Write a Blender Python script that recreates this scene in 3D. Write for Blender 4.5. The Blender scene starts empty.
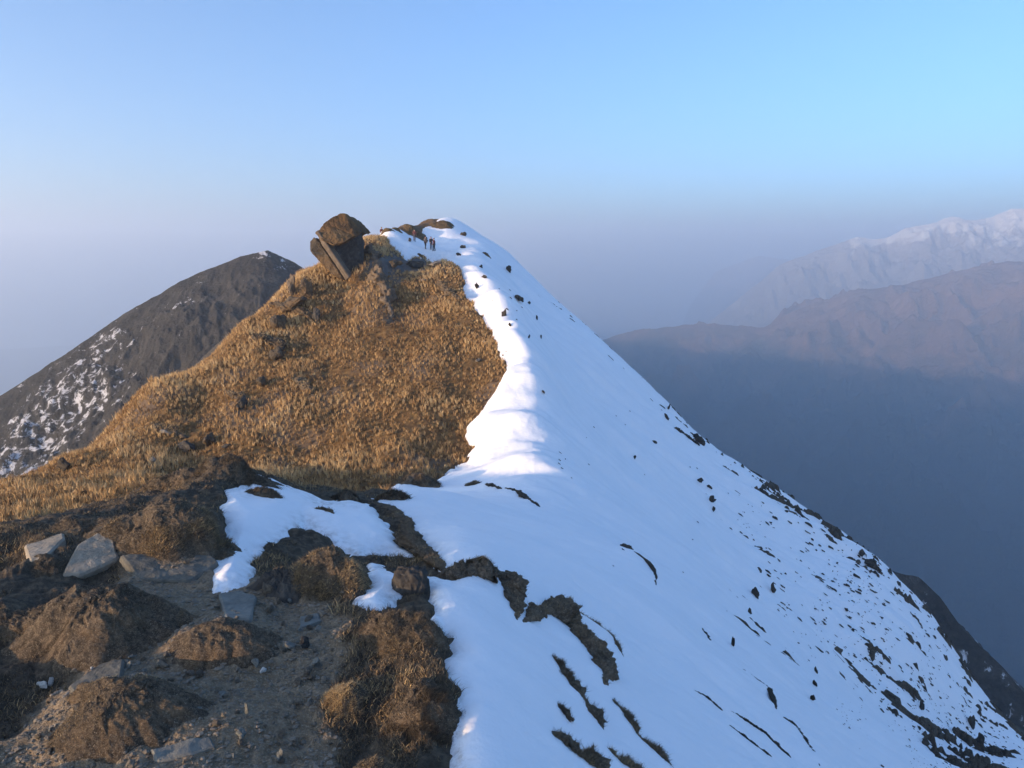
import bpy, bmesh, math, random
import numpy as np
from mathutils import Vector, Matrix

random.seed(7)
RNG = np.random.default_rng(7)
SC = bpy.context.scene
COL = SC.collection

# ------------------------------------------------------------------ camera
F = 700.0
PITCH = math.radians(10.44)
CP, SP = math.cos(PITCH), math.sin(PITCH)
CAMD = bpy.data.cameras.new('camera')
CAM = bpy.data.objects.new('camera', CAMD)
COL.objects.link(CAM)
CAM.rotation_euler = (math.radians(90) - PITCH, 0, 0)
CAMD.sensor_width = 36.0
CAMD.lens = 36.0 * F / 1024.0
CAMD.clip_start = 0.05
CAMD.clip_end = 40000
SC.camera = CAM


def ut(px, py):
    """slopes u = x/y and t = z/y of the sight line through a photo point"""
    a = (np.asarray(px, float) - 512) / F
    b = (384 - np.asarray(py, float)) / F
    d = CP + b * SP
    return a / d, (-SP + b * CP) / d


def proj(u, t):
    """back to photo coordinates (y > 0 side only)"""
    dep = CP - t * SP
    dep = np.maximum(dep, 1e-3)
    return 512 + F * u / dep, 384 - F * (SP + t * CP) / dep


def at(px, py, Y):
    u, t = ut(px, py)
    return Vector((float(u) * Y, Y, float(t) * Y))


# ------------------------------------------------------------------ light
EL, AZ = math.radians(8.0), math.radians(-124.0)      # sun low, to the left and a little behind
SUN = Vector((math.cos(EL) * math.sin(AZ), math.cos(EL) * math.cos(AZ), math.sin(EL)))
sl = bpy.data.lights.new('sun', 'SUN')
sl.energy = 3.9
sl.angle = math.radians(0.5)
sl.color = (1.0, 0.67, 0.4)
so = bpy.data.objects.new('sun', sl)
so.rotation_euler = SUN.to_track_quat('Z', 'Y').to_euler()
COL.objects.link(so)

W = bpy.data.worlds.new('World')
SC.world = W
W.use_nodes = True
nt = W.node_tree
sky = nt.nodes.new('ShaderNodeTexSky')
sky.sky_type = 'NISHITA'
sky.sun_disc = False
sky.sun_elevation = EL
sky.sun_rotation = AZ
sky.altitude = 800
sky.air_density = 0.9
sky.dust_density = 3.5
sky.ozone_density = 3.2
tone = nt.nodes.new('ShaderNodeMix')
tone.data_type = 'RGBA'
tone.blend_type = 'MULTIPLY'
tone.inputs['Factor'].default_value = 1.0
tone.inputs[7].default_value = (0.8, 0.92, 1.0, 1)
nt.links.new(sky.outputs[0], tone.inputs[6])
nt.links.new(tone.outputs[2], nt.nodes['Background'].inputs[0])
nt.nodes['Background'].inputs[1].default_value = 0.15

vs = SC.view_settings
vs.view_transform = 'Standard'
vs.look = 'None'
vs.exposure = 1.54
vs.gamma = 1.0
vs.use_curve_mapping = False
SC.cycles.use_denoising = True
SC.cycles.max_bounces = 6
SC.cycles.diffuse_bounces = 3
SC.cycles.volume_bounces = 4
SC.cycles.use_adaptive_sampling = True
SC.cycles.adaptive_threshold = 0.01


# ------------------------------------------------------------------ noise
def _hash(i, j, k, s):
    h = (i.astype(np.uint32) * np.uint32(374761393) + j.astype(np.uint32) * np.uint32(668265263)
         + k.astype(np.uint32) * np.uint32(2147483647) + np.uint32((s * 974711 + 12345) & 0xffffffff))
    h = (h ^ (h >> np.uint32(13))) * np.uint32(1274126177)
    h = (h ^ (h >> np.uint32(16))) * np.uint32(2246822519)
    h = h ^ (h >> np.uint32(15))
    return h.astype(np.float32) / np.float32(4294967295.0)


def vnoise(P, s=0):
    """value noise in -1..1 for points (N,2) or (N,3)"""
    P = np.asarray(P, np.float64)
    D = P.shape[1]
    I = np.floor(P).astype(np.int64)
    f = (P - I).astype(np.float32)
    f = f * f * f * (f * (f * 6 - 15) + 10)
    z = np.zeros(len(P), np.int64)
    out = 0
    if D == 2:
        for a in (0, 1):
            for b in (0, 1):
                wgt = (f[:, 0] if a else 1 - f[:, 0]) * (f[:, 1] if b else 1 - f[:, 1])
                out = out + wgt * _hash(I[:, 0] + a, I[:, 1] + b, z, s)
    else:
        for a in (0, 1):
            for b in (0, 1):
                for c in (0, 1):
                    wgt = ((f[:, 0] if a else 1 - f[:, 0]) * (f[:, 1] if b else 1 - f[:, 1])
                           * (f[:, 2] if c else 1 - f[:, 2]))
                    out = out + wgt * _hash(I[:, 0] + a, I[:, 1] + b, I[:, 2] + c, s)
    return out * 2 - 1


def fbm(P, size, octv=4, gain=0.5, s=0, ridged=False):
    P = np.asarray(P, float) / size
    rot = np.array([[0.8, -0.6], [0.6, 0.8]])
    amp, tot = 1.0, 0
    for o in range(octv):
        n = vnoise(P, s + o * 17)
        if ridged:
            n = 1 - 2 * np.abs(n)
        tot = tot + amp * n
        P = P * 2.03 + 7.3
        P[:, :2] = P[:, :2] @ rot
        amp *= gain
    return tot


def sstep(a, b, x):
    t = np.clip((x - a) / (b - a), 0, 1)
    return t * t * (3 - 2 * t)


# ------------------------------------------------------------------ mesh helpers
def mesh_np(name, V, faces, smooth=True, attrs=None, mats=None, fmat=None):
    """faces: list of integer arrays (M,k)"""
    me = bpy.data.meshes.new(name)
    V = np.asarray(V, np.float32)
    me.vertices.add(len(V))
    me.vertices.foreach_set('co', V.ravel())
    faces = [np.asarray(f, np.int32) for f in faces if len(f)]
    loops = np.concatenate([f.ravel() for f in faces])
    tot = np.concatenate([np.full(len(f), f.shape[1], np.int32) for f in faces])
    start = np.concatenate([[0], np.cumsum(tot)[:-1]]).astype(np.int32)
    me.loops.add(len(loops))
    me.loops.foreach_set('vertex_index', loops)
    me.polygons.add(len(tot))
    me.polygons.foreach_set('loop_start', start)
    me.polygons.foreach_set('loop_total', tot)
    me.polygons.foreach_set('use_smooth', np.full(len(tot), smooth, bool))
    if fmat is not None:
        me.polygons.foreach_set('material_index', np.asarray(fmat, np.int32))
    me.update()
    for k, v in (attrs or {}).items():
        at_ = me.attributes.new(k, 'FLOAT', 'POINT')
        at_.data.foreach_set('value', np.asarray(v, np.float32))
    for m in (mats or []):
        me.materials.append(m)
    me.validate(verbose=False)
    return me


def link(name, me, parent=None, loc=None):
    o = bpy.data.objects.new(name, me)
    COL.objects.link(o)
    if parent is not None:
        o.parent = parent
    if loc is not None:
        o.location = loc
    return o


def tag(o, label=None, cat=None, group=None, kind=None):
    if label:
        o['label'] = label
    if cat:
        o['category'] = cat
    if group:
        o['group'] = group
    if kind:
        o['kind'] = kind
    return o


def grid_faces(nr, nc):
    i = np.arange((nr - 1) * (nc - 1))
    r, c = i // (nc - 1), i % (nc - 1)
    a = r * nc + c
    return np.stack([a, a + 1, a + nc + 1, a + nc], 1)


_ico = {}


def ico(n):
    if n not in _ico:
        bm = bmesh.new()
        bmesh.ops.create_icosphere(bm, subdivisions=n, radius=1)
        V = np.array([v.co[:] for v in bm.verts])
        Fc = np.array([[v.index for v in f.verts] for f in bm.faces])
        bm.free()
        _ico[n] = (V, Fc)
    return _ico[n]


# ------------------------------------------------------------------ materials
def mat(name):
    m = bpy.data.materials.new(name)
    m.use_nodes = True
    n = m.node_tree
    return m, n, n.nodes['Principled BSDF'], n.nodes.new, n.links.new


def noise_node(n, coord, scale, detail=5, rough=0.6, dist=0.0):
    t = n.nodes.new('ShaderNodeTexNoise')
    t.inputs['Scale'].default_value = scale
    t.inputs['Detail'].default_value = detail
    t.inputs['Roughness'].default_value = rough
    t.inputs['Distortion'].default_value = dist
    n.links.new(coord, t.inputs['Vector'])
    return t.outputs['Fac']


def ramp(n, fac, stops):
    r = n.nodes.new('ShaderNodeValToRGB')
    e = r.color_ramp.elements
    while len(e) < len(stops):
        e.new(0.5)
    for k, (p, c) in enumerate(stops):
        e[k].position = p
        e[k].color = (*c, 1)
    n.links.new(fac, r.inputs[0])
    return r.outputs[0]


def mixc(n, fac, a, b, mode='MIX'):
    m = n.nodes.new('ShaderNodeMix')
    m.data_type = 'RGBA'
    m.blend_type = mode
    for s, v in ((m.inputs['Factor'], fac), (m.inputs[6], a), (m.inputs[7], b)):
        if isinstance(v, (int, float)):
            s.default_value = v
        elif isinstance(v, tuple):
            s.default_value = (*v, 1)
        else:
            n.links.new(v, s)
    return m.outputs[2]


def bump(n, bs, hs):
    """hs: list of (height socket, strength, distance)"""
    prev = None
    for h, st, d in hs:
        b = n.nodes.new('ShaderNodeBump')
        b.inputs['Strength'].default_value = st
        b.inputs['Distance'].default_value = d
        n.links.new(h, b.inputs['Height'])
        if prev is not None:
            n.links.new(prev, b.inputs['Normal'])
        prev = b.outputs['Normal']
    n.links.new(prev, bs.inputs['Normal'])


def attr(n, name):
    a = n.nodes.new('ShaderNodeAttribute')
    a.attribute_name = name
    return a.outputs['Fac']


def objco(n):
    return n.nodes.new('ShaderNodeTexCoord').outputs['Object']


def math_node(n, op, a, b=None, clamp=False):
    m = n.nodes.new('ShaderNodeMath')
    m.operation = op
    m.use_clamp = clamp
    for s, v in zip(m.inputs, (a, b)):
        if v is None:
            continue
        if isinstance(v, (int, float)):
            s.default_value = v
        else:
            n.links.new(v, s)
    return m.outputs[0]


# --- snow
m_snow, n, bs, N, L = mat('snow')
c = objco(n)
a1 = noise_node(n, c, 0.6, 5, 0.6)
L(ramp(n, a1, [(0.3, (0.90, 0.91, 0.92)), (0.7, (0.94, 0.945, 0.95))]), bs.inputs['Base Color'])
dirt = attr(n, 'edge')
g1 = noise_node(n, c, 9.0, 6, 0.7)
dm = math_node(n, 'MULTIPLY', dirt, math_node(n, 'MULTIPLY', math_node(n, 'SUBTRACT', g1, 0.42, True), 3.0, True))
L(mixc(n, dm, ramp(n, a1, [(0.3, (0.90, 0.91, 0.92)), (0.7, (0.94, 0.945, 0.95))]), (0.22, 0.17, 0.11)), bs.inputs['Base Color'])
bs.inputs['Roughness'].default_value = 0.7
bs.inputs['Specular IOR Level'].default_value = 0.25
bump(n, bs, [(noise_node(n, c, 1.3, 5, 0.6), 0.5, 0.12), (noise_node(n, c, 12, 6, 0.68), 0.5, 0.018),
             (noise_node(n, c, 90, 2, 0.5), 0.25, 0.002)])

# --- ground (dirt path, turf, grassy hill) by surface kind
m_ground, n, bs, N, L = mat('ground')
c = objco(n)
n1, n2, n3 = noise_node(n, c, 1.7, 6, 0.65), noise_node(n, c, 11, 6, 0.7), noise_node(n, c, 60, 3, 0.6)
dirtc = ramp(n, n2, [(0.25, (0.11, 0.08, 0.05)), (0.5, (0.225, 0.168, 0.108)), (0.62, (0.285, 0.218, 0.145)), (0.8, (0.4, 0.32, 0.225))])
dirtc = mixc(n, math_node(n, 'MULTIPLY', math_node(n, 'SUBTRACT', n3, 0.5, True), 3.0, True), dirtc, (0.42, 0.35, 0.25))
turfc = ramp(n, n2, [(0.28, (0.03, 0.024, 0.018)), (0.5, (0.085, 0.068, 0.05)), (0.66, (0.16, 0.125, 0.085)), (0.8, (0.27, 0.2, 0.125))])
turfc = mixc(n, math_node(n, 'MULTIPLY', math_node(n, 'SUBTRACT', n1, 0.45, True), 2.2, True), turfc, (0.12, 0.09, 0.055))
hillc = ramp(n, n1, [(0.25, (0.07, 0.04, 0.018)), (0.5, (0.16, 0.092, 0.038)), (0.75, (0.28, 0.175, 0.07))])
base = mixc(n, attr(n, 'turf'), dirtc, turfc)
base = mixc(n, attr(n, 'hill'), base, hillc)
rockc = ramp(n, n2, [(0.3, (0.07, 0.065, 0.06)), (0.7, (0.2, 0.19, 0.175))])
base = mixc(n, attr(n, 'rocky'), base, rockc)
L(base, bs.inputs['Base Color'])
bs.inputs['Roughness'].default_value = 0.95
bs.inputs['Specular IOR Level'].default_value = 0.15
bump(n, bs, [(n1, 0.4, 0.15), (n2, 0.9, 0.05), (n3, 0.7, 0.012)])


def rock_mat(name, dark, midc, light, lichen=None, sc=4.0, bstr=0.8, bd=0.06):
    m, n, bs, N, L = mat(name)
    c = objco(n)
    a, b, d = noise_node(n, c, sc, 6, 0.65, 0.4), noise_node(n, c, sc * 5, 5, 0.7), noise_node(n, c, sc * 0.5, 4, 0.6)
    col = ramp(n, a, [(0.28, dark), (0.5, midc), (0.74, light)])
    col = mixc(n, 0.35, col, ramp(n, b, [(0.3, dark), (0.7, light)]))
    if lichen:
        col = mixc(n, math_node(n, 'MULTIPLY', math_node(n, 'SUBTRACT', d, 0.45, True), 4.0, True), col, lichen)
    L(col, bs.inputs['Base Color'])
    bs.inputs['Roughness'].default_value = 0.9
    bs.inputs['Specular IOR Level'].default_value = 0.2
    bump(n, bs, [(a, bstr, bd), (b, bstr, bd * 0.3)])
    return m


m_rock = rock_mat('grey_rock', (0.09, 0.074, 0.056), (0.2, 0.17, 0.13), (0.36, 0.31, 0.245), sc=5)
m_slate = rock_mat('slate', (0.1, 0.1, 0.088), (0.18, 0.18, 0.158), (0.26, 0.258, 0.225), sc=3, bstr=0.4)
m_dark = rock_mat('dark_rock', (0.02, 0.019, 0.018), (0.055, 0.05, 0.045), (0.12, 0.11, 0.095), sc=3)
m_slope = rock_mat('slope_rock', (0.018, 0.016, 0.014), (0.045, 0.038, 0.03), (0.12, 0.1, 0.075), sc=1.2, bd=0.2)
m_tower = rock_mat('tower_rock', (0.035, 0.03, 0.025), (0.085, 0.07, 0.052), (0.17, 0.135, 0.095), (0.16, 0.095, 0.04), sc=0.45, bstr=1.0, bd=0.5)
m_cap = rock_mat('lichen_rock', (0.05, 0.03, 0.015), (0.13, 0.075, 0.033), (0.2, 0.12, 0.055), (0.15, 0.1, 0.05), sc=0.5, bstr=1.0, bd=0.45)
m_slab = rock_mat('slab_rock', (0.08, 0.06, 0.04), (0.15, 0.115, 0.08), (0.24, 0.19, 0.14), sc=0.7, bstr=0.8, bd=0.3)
m_pale = rock_mat('pale_rock', (0.2, 0.165, 0.12), (0.3, 0.255, 0.19), (0.42, 0.36, 0.28), sc=4, bstr=0.6)
m_bed = rock_mat('bedrock', (0.07, 0.067, 0.056), (0.13, 0.125, 0.104), (0.2, 0.19, 0.16), sc=4, bstr=0.7)
m_quartz = rock_mat('quartz', (0.4, 0.38, 0.34), (0.55, 0.53, 0.48), (0.7, 0.68, 0.63), sc=8, bstr=0.4)
def turf_mat(name, k=1.0):
    m, n, bs, N, L = mat(name)
    c = objco(n)
    a, b, d, e = noise_node(n, c, 5, 6, 0.7), noise_node(n, c, 30, 6, 0.75), noise_node(n, c, 110, 3, 0.7), noise_node(n, c, 2.2, 4, 0.6)
    col = ramp(n, a, [(0.3, (0.02, 0.017, 0.014)), (0.5, (0.075, 0.06, 0.045)), (0.68, (0.16, 0.125, 0.085))])
    col = mixc(n, 0.55, col, ramp(n, b, [(0.32, (0.012, 0.01, 0.008)), (0.52, (0.085, 0.068, 0.05)), (0.7, (0.26, 0.2, 0.135))]))
    col = mixc(n, math_node(n, 'MULTIPLY', math_node(n, 'SUBTRACT', e, 0.5, True), 3.0, True), col, mixc(n, 0.5, col, (0.16, 0.1, 0.05)))
    col = mixc(n, math_node(n, 'MULTIPLY', math_node(n, 'SUBTRACT', d, 0.56, True), 5.0, True), col, (0.3, 0.26, 0.2))
    if k != 1.0:
        col = mixc(n, 1.0, col, (k, k * 0.97, k * 0.93), 'MULTIPLY')
    L(col, bs.inputs['Base Color'])
    bs.inputs['Roughness'].default_value = 0.95
    bs.inputs['Specular IOR Level'].default_value = 0.1
    bump(n, bs, [(a, 0.8, 0.06), (b, 1.0, 0.022), (d, 0.8, 0.006)])
    return m


m_turf = turf_mat('turf', 1.45)
m_strip = turf_mat('bare_turf', 1.9)
m_mound = rock_mat('grassy_mound', (0.06, 0.04, 0.02), (0.13, 0.085, 0.04), (0.2, 0.13, 0.06), sc=1.5, bstr=1.0, bd=0.25)
m_forest = rock_mat('shrub_slope', (0.03, 0.027, 0.022), (0.06, 0.052, 0.042), (0.1, 0.085, 0.065), sc=0.03, bstr=0.6, bd=2.0)


def straw_mat(name, stops):
    m, n, bs, N, L = mat(name)
    L(ramp(n, attr(n, 'tint'), stops), bs.inputs['Base Color'])
    bs.inputs['Roughness'].default_value = 0.8
    bs.inputs['Specular IOR Level'].default_value = 0.2
    return m


m_straw = straw_mat('dry_grass', [(0.0, (0.13, 0.076, 0.036)), (0.4, (0.42, 0.265, 0.12)), (0.75, (0.58, 0.395, 0.19)), (1.0, (0.66, 0.5, 0.28))])
m_turfgrass = straw_mat('dead_grass', [(0.0, (0.045, 0.036, 0.027)), (0.5, (0.13, 0.1, 0.068)), (0.8, (0.27, 0.195, 0.11)), (1.0, (0.56, 0.4, 0.2))])

# ------------------------------------------------------------------ the ridge as one height field z = t(u, log y) * y
CTRL = [
    # near ground, dirt path and crest (photo x, photo y, distance)
    (0, 532, 7.6), (60, 522, 8.0), (120, 508, 8.7), (170, 490, 9.8), (240, 470, 11.4), (290, 486, 12), (345, 497, 13), (385, 494, 15),
    (400, 515, 12), (430, 495, 19),
    # dip behind the crest
    (-200, 640, 12), (0, 575, 12.5), (60, 560, 13), (120, 545, 15), (200, 515, 19), (250, 510, 21), (300, 512, 22), (345, 512, 24), (390, 500, 26),
    # saddle and the grass face
    (-120, 600, 25), (0, 532, 27), (60, 522, 29), (120, 505, 31), (200, 490, 34), (260, 488, 36), (330, 490, 39), (400, 480, 42), (440, 474, 45), (470, 460, 48),
    (0, 500, 40), (60, 480, 44), (100, 450, 49), (150, 430, 51), (345, 278, 77), (310, 280, 77), (375, 262, 80),
    (390, 240, 92),
    # left skyline of the grass face and the fall behind it
    (-100, 545, 42), (0, 481, 47), (60, 452, 50), (150, 388, 58), (240, 326, 68), (290, 281, 76),
    (-100, 600, 58), (0, 540, 60), (60, 510, 64), (150, 450, 74), (240, 380, 86), (290, 330, 96), (-100, 800, 110), (0, 760, 115), (150, 700, 130), (290, 560, 150),
    # summit plateau
    (330, 262, 84), (360, 245, 92), (385, 229, 101), (405, 227, 108), (425, 226, 113), (442, 221, 118), (456, 223, 119), (410, 243, 103), (428, 247, 108), (440, 252, 98), (460, 242, 110),
    (385, 262, 120), (405, 258, 130), (440, 250, 138), (330, 300, 105), (360, 285, 112), (385, 400, 165), (440, 400, 170), (520, 450, 165),
    # snow flank
    (475, 240, 116), (510, 264, 113), (550, 298, 110), (600, 341, 107), (660, 400, 103), (700, 441, 100), (770, 491, 93), (830, 530, 88), (890, 576, 82), (940, 640, 76), (1024, 742, 64),
    (530, 310, 92), (560, 335, 88), (560, 385, 66), (600, 400, 76), (560, 440, 51), (620, 440, 66), (650, 460, 68), (540, 470, 41), (600, 500, 42),
    (700, 500, 68), (700, 560, 46), (750, 540, 66), (820, 580, 66), (800, 640, 45), (880, 640, 58), (920, 680, 56), (900, 740, 40), (980, 740, 56),
    (510, 480, 39), (480, 500, 31), (560, 540, 20), (490, 530, 12.5),
    # the fall behind the snow skyline
    (510, 330, 150), (600, 420, 145), (700, 520, 138), (770, 570, 130), (890, 670, 118), (1024, 850, 96), (600, 620, 190), (770, 800, 180),
    # beyond the right border
    (1150, 870, 56), (1300, 1020, 48), (1150, 1050, 85), (1200, 1000, 30),
]
cu, ct = [], []
for px, py, Y in CTRL:
    u, t = ut(px, py)
    cu.append((float(u), math.log(Y)))
    ct.append(float(t))
FACE = [(200, 400), (250, 360), (300, 330), (345, 300), (300, 420), (300, 460), (240, 450), (190, 465), (440, 474), (470, 455), (430, 440), (370, 450), (370, 400), (430, 400), (475, 430), (500, 400), (508, 380), (490, 370), (430, 370), (370, 350), (400, 310), (430, 330), (430, 290), (460, 310),
        (440, 266), (405, 263), (470, 268), (497, 303), (519, 345), (537, 386), (520, 412), (496, 440)]
zA = float(ut(440, 474)[1]) * 45
xA = float(ut(440, 474)[0]) * 45
for px, py in FACE:                                        # the sunny face is close to a plane rising away from the saddle
    u, t = (float(v) for v in ut(px, py))
    Y = (zA - 0.05 * xA - 0.33 * 45) / (t - 0.05 * u - 0.33)
    cu.append((u, math.log(Y)))
    ct.append(t)
FGP = [(x, y) for y in (768, 700, 640, 590) for x in (-200, 0, 120, 240, 350, 430)] + [(x, y) for y in (555, 530) for x in (180, 260, 330, 390)] + [(0, 555), (90, 555)]
for px, py in FGP:                                         # the path, nearly level
    u, t = (float(v) for v in ut(px, py))
    cu.append((u, math.log(2.725 / (-t - 0.05) * (1 + 0.17 * max(0, (px - 200) / 140.0) * (py < 580)))))
    ct.append(t)
SNP = [(500, 768), (560, 740), (640, 768), (600, 700), (520, 640), (470, 620), (470, 690), (700, 720), (760, 768), (620, 640), (700, 640), (760, 700), (820, 740), (560, 600), (640, 570), (480, 570), (620, 590),
       (900, 850), (800, 850), (1050, 950), (600, 900)]
for px, py in SNP:                                         # the snow beside it, falling to the right
    u, t = (float(v) for v in ut(px, py))
    cu.append((u, math.log(-2.516 / (t + 0.7 * u + 0.15))))
    ct.append(t)
for u_ in (-1.6, -1.0, -0.45, 0.0, 0.4, 0.8):            # under and beside the feet
    for Y in (0.8, 1.3, 2.0):
        z = -1.5 - 0.5 * Y - (0.6 * max(0, u_ * Y + 0.1))
        cu.append((u_, math.log(Y)))
        ct.append(z / Y)
for u_ in (0.9, 1.5):                                      # snow flank to the right of the frame
    for Y in (3, 6, 12, 25):
        cu.append((u_, math.log(Y)))
        ct.append(-0.72 * u_ - 0.17 - 2.5 / Y)
for u_ in (-1.5,):
    for Y, z in ((0.8, -1.9), (1.5, -2.3), (3, -3.2), (6, -5), (12, -12), (25, -26), (60, -60), (120, -110)):
        cu.append((u_, math.log(Y)))
        ct.append(z / Y)
cu, ct = np.array(cu), np.array(ct)
LS = 0.40
CQ = cu * [1.0, LS]


def _phi(r2):
    return np.where(r2 > 1e-12, 0.5 * r2 * np.log(np.maximum(r2, 1e-12)), 0)


def tps_fit(Q, v, lam):
    n_ = len(Q)
    K = _phi(((Q[:, None] - Q[None]) ** 2).sum(-1)) + lam * np.eye(n_)
    Pm = np.hstack([np.ones((n_, 1)), Q])
    A = np.zeros((n_ + 3, n_ + 3))
    A[:n_, :n_], A[:n_, n_:], A[n_:, :n_] = K, Pm, Pm.T
    return np.linalg.solve(A, np.concatenate([v, np.zeros(3)]))


CW = tps_fit(CQ, ct, 3e-4)


def tps(u, lg):
    Q = np.stack([u, lg * LS], 1)
    out = np.empty(len(Q))
    for i in range(0, len(Q), 20000):
        q = Q[i:i + 20000]
        r2 = ((q[:, None] - CQ[None]) ** 2).sum(-1)
        out[i:i + 20000] = _phi(r2) @ CW[:-3] + CW[-3] + q @ CW[-2:]
    return out


# grid
us = np.concatenate([np.linspace(-1.5, -0.8, 90)[:-1], np.linspace(-0.8, 0.8, 830), np.linspace(0.8, 1.5, 90)[1:]])
ls = np.linspace(math.log(0.85), math.log(175), 860)
NR, NC = len(ls), len(us)
# coarse fit then bilinear refinement
cus, cls_ = np.linspace(-1.5, 1.5, 220), np.linspace(ls[0], ls[-1], 200)
CU, CL = np.meshgrid(cus, cls_)
CT = tps(CU.ravel(), CL.ravel()).reshape(CU.shape)


def bil(G, gx, gy, x, y):
    fx = np.clip((x - gx[0]) / (gx[1] - gx[0]), 0, len(gx) - 1.001)
    fy = np.clip((y - gy[0]) / (gy[1] - gy[0]), 0, len(gy) - 1.001)
    ix, iy = fx.astype(int), fy.astype(int)
    a, b = fx - ix, fy - iy
    # cubic in both directions (Catmull-Rom) keeps the sheet smooth
    def w(t):
        return (-0.5 * t + t * t - 0.5 * t ** 3, 1 - 2.5 * t * t + 1.5 * t ** 3, 0.5 * t + 2 * t * t - 1.5 * t ** 3, -0.5 * t * t + 0.5 * t ** 3)
    wx, wy = w(a), w(b)
    out = 0
    for j in range(4):
        yy = np.clip(iy + j - 1, 0, G.shape[0] - 1)
        row = 0
        for i in range(4):
            xx = np.clip(ix + i - 1, 0, G.shape[1] - 1)
            row = row + wx[i] * G[yy, xx]
        out = out + wy[j] * row
    return out


GU, GL = np.meshgrid(us, ls)
GT = bil(CT, cus, cls_, GU.ravel(), GL.ravel())
GY = np.exp(GL).ravel()
GX = GU.ravel() * GY
GZ = GT * GY
XY = np.stack([GX, GY], 1)
PX, PY = proj(GU.ravel(), GT)


def sdf(poly, x, y):
    """signed distance (photo pixels), positive inside"""
    P = np.array(poly, float)
    d = np.full(len(x), 1e9)
    ins = np.zeros(len(x), bool)
    for k in range(len(P)):
        ax, ay = P[k]
        bx, by = P[(k + 1) % len(P)]
        ex, ey = bx - ax, by - ay
        h = np.clip(((x - ax) * ex + (y - ay) * ey) / (ex * ex + ey * ey + 1e-9), 0, 1)
        d = np.minimum(d, (x - ax - h * ex) ** 2 + (y - ay - h * ey) ** 2)
        cnd = ((ay <= y) & (by > y)) | ((by <= y) & (ay > y))
        xi = ax + (y - ay) * ex / (ey if abs(ey) > 1e-9 else 1e-9)
        ins ^= cnd & (x < xi)
    d = np.sqrt(d)
    return np.where(ins, d, -d)


SNOW_MAIN = [(383, 233), (392, 227), (400, 231), (408, 238), (417, 235), (425, 226), (436, 227), (446, 215), (470, 180), (1500, 180), (2500, 900), (2500, 1800), (456, 1800),
             (457, 768), (459, 737), (456, 707), (446, 684), (438, 662), (450, 655), (441, 628), (431, 600), (428, 585), (424, 575), (452, 574), (446, 572), (432, 555),
             (415, 540), (408, 526), (392, 512), (380, 501), (402, 487), (420, 485), (432, 484), (447, 470), (466, 464), (470, 452), (467, 440), (471, 424), (488, 407), (502, 393),
             (510, 377), (496, 352), (493, 337), (480, 315), (469, 296), (463, 280), (455, 263), (440, 259), (424, 258), (404, 261), (399, 252), (391, 243)]
SNOW_LEFT = [(226, 492), (214, 587), (228, 590), (244, 586), (256, 556), (280, 536), (303, 524), (333, 542), (373, 556), (414, 557), (395, 535), (376, 512), (372, 502), (326, 502),
             (295, 489), (272, 484), (262, 475), (246, 475), (262, 490), (250, 494)]
SNOW_SMALL = [(357, 604), (366, 615), (380, 614), (392, 603), (408, 590), (396, 574), (372, 566), (368, 586)]
DIRT = [(-50, 800), (60, 690), (120, 600), (115, 565), (150, 552), (215, 545), (250, 560), (262, 600), (330, 600), (345, 640), (330, 700), (325, 800)]

near = GY < 24
sd_main = sdf(SNOW_MAIN, PX, PY)
sd_left = np.where(near, sdf(SNOW_LEFT, PX, PY), -60)
sd_small = np.where(GY < 14, sdf(SNOW_SMALL, PX, PY), -60)
# behind the crest and down the back of the grass hill there is no snow
back = (PX < 378) & (GY > 20)
sd_main = np.where(back, -40, sd_main)
sd_px = np.maximum(np.maximum(sd_main, sd_left), sd_small)
mpp = GY / F                                              # metres per photo pixel at each point
sd = sd_px * mpp
sd = np.clip(sd, -6, 6)
e1 = fbm(XY, 0.5, 4, 0.55, 3)
e2 = fbm(XY, 4.0, 4, 0.55, 4)
sd = sd + np.where(GY < 24, 0.06 * e1, 0.45 * e2 + 0.1 * e1) * np.exp(-np.abs(sd_px) / 40)

def sunny_left(c, nr):  # thickens pale blades on left-facing skin to stand in for warm sunlight
    return np.clip(0.35 - nr[:, 0], 0.05, 1.5)




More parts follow.
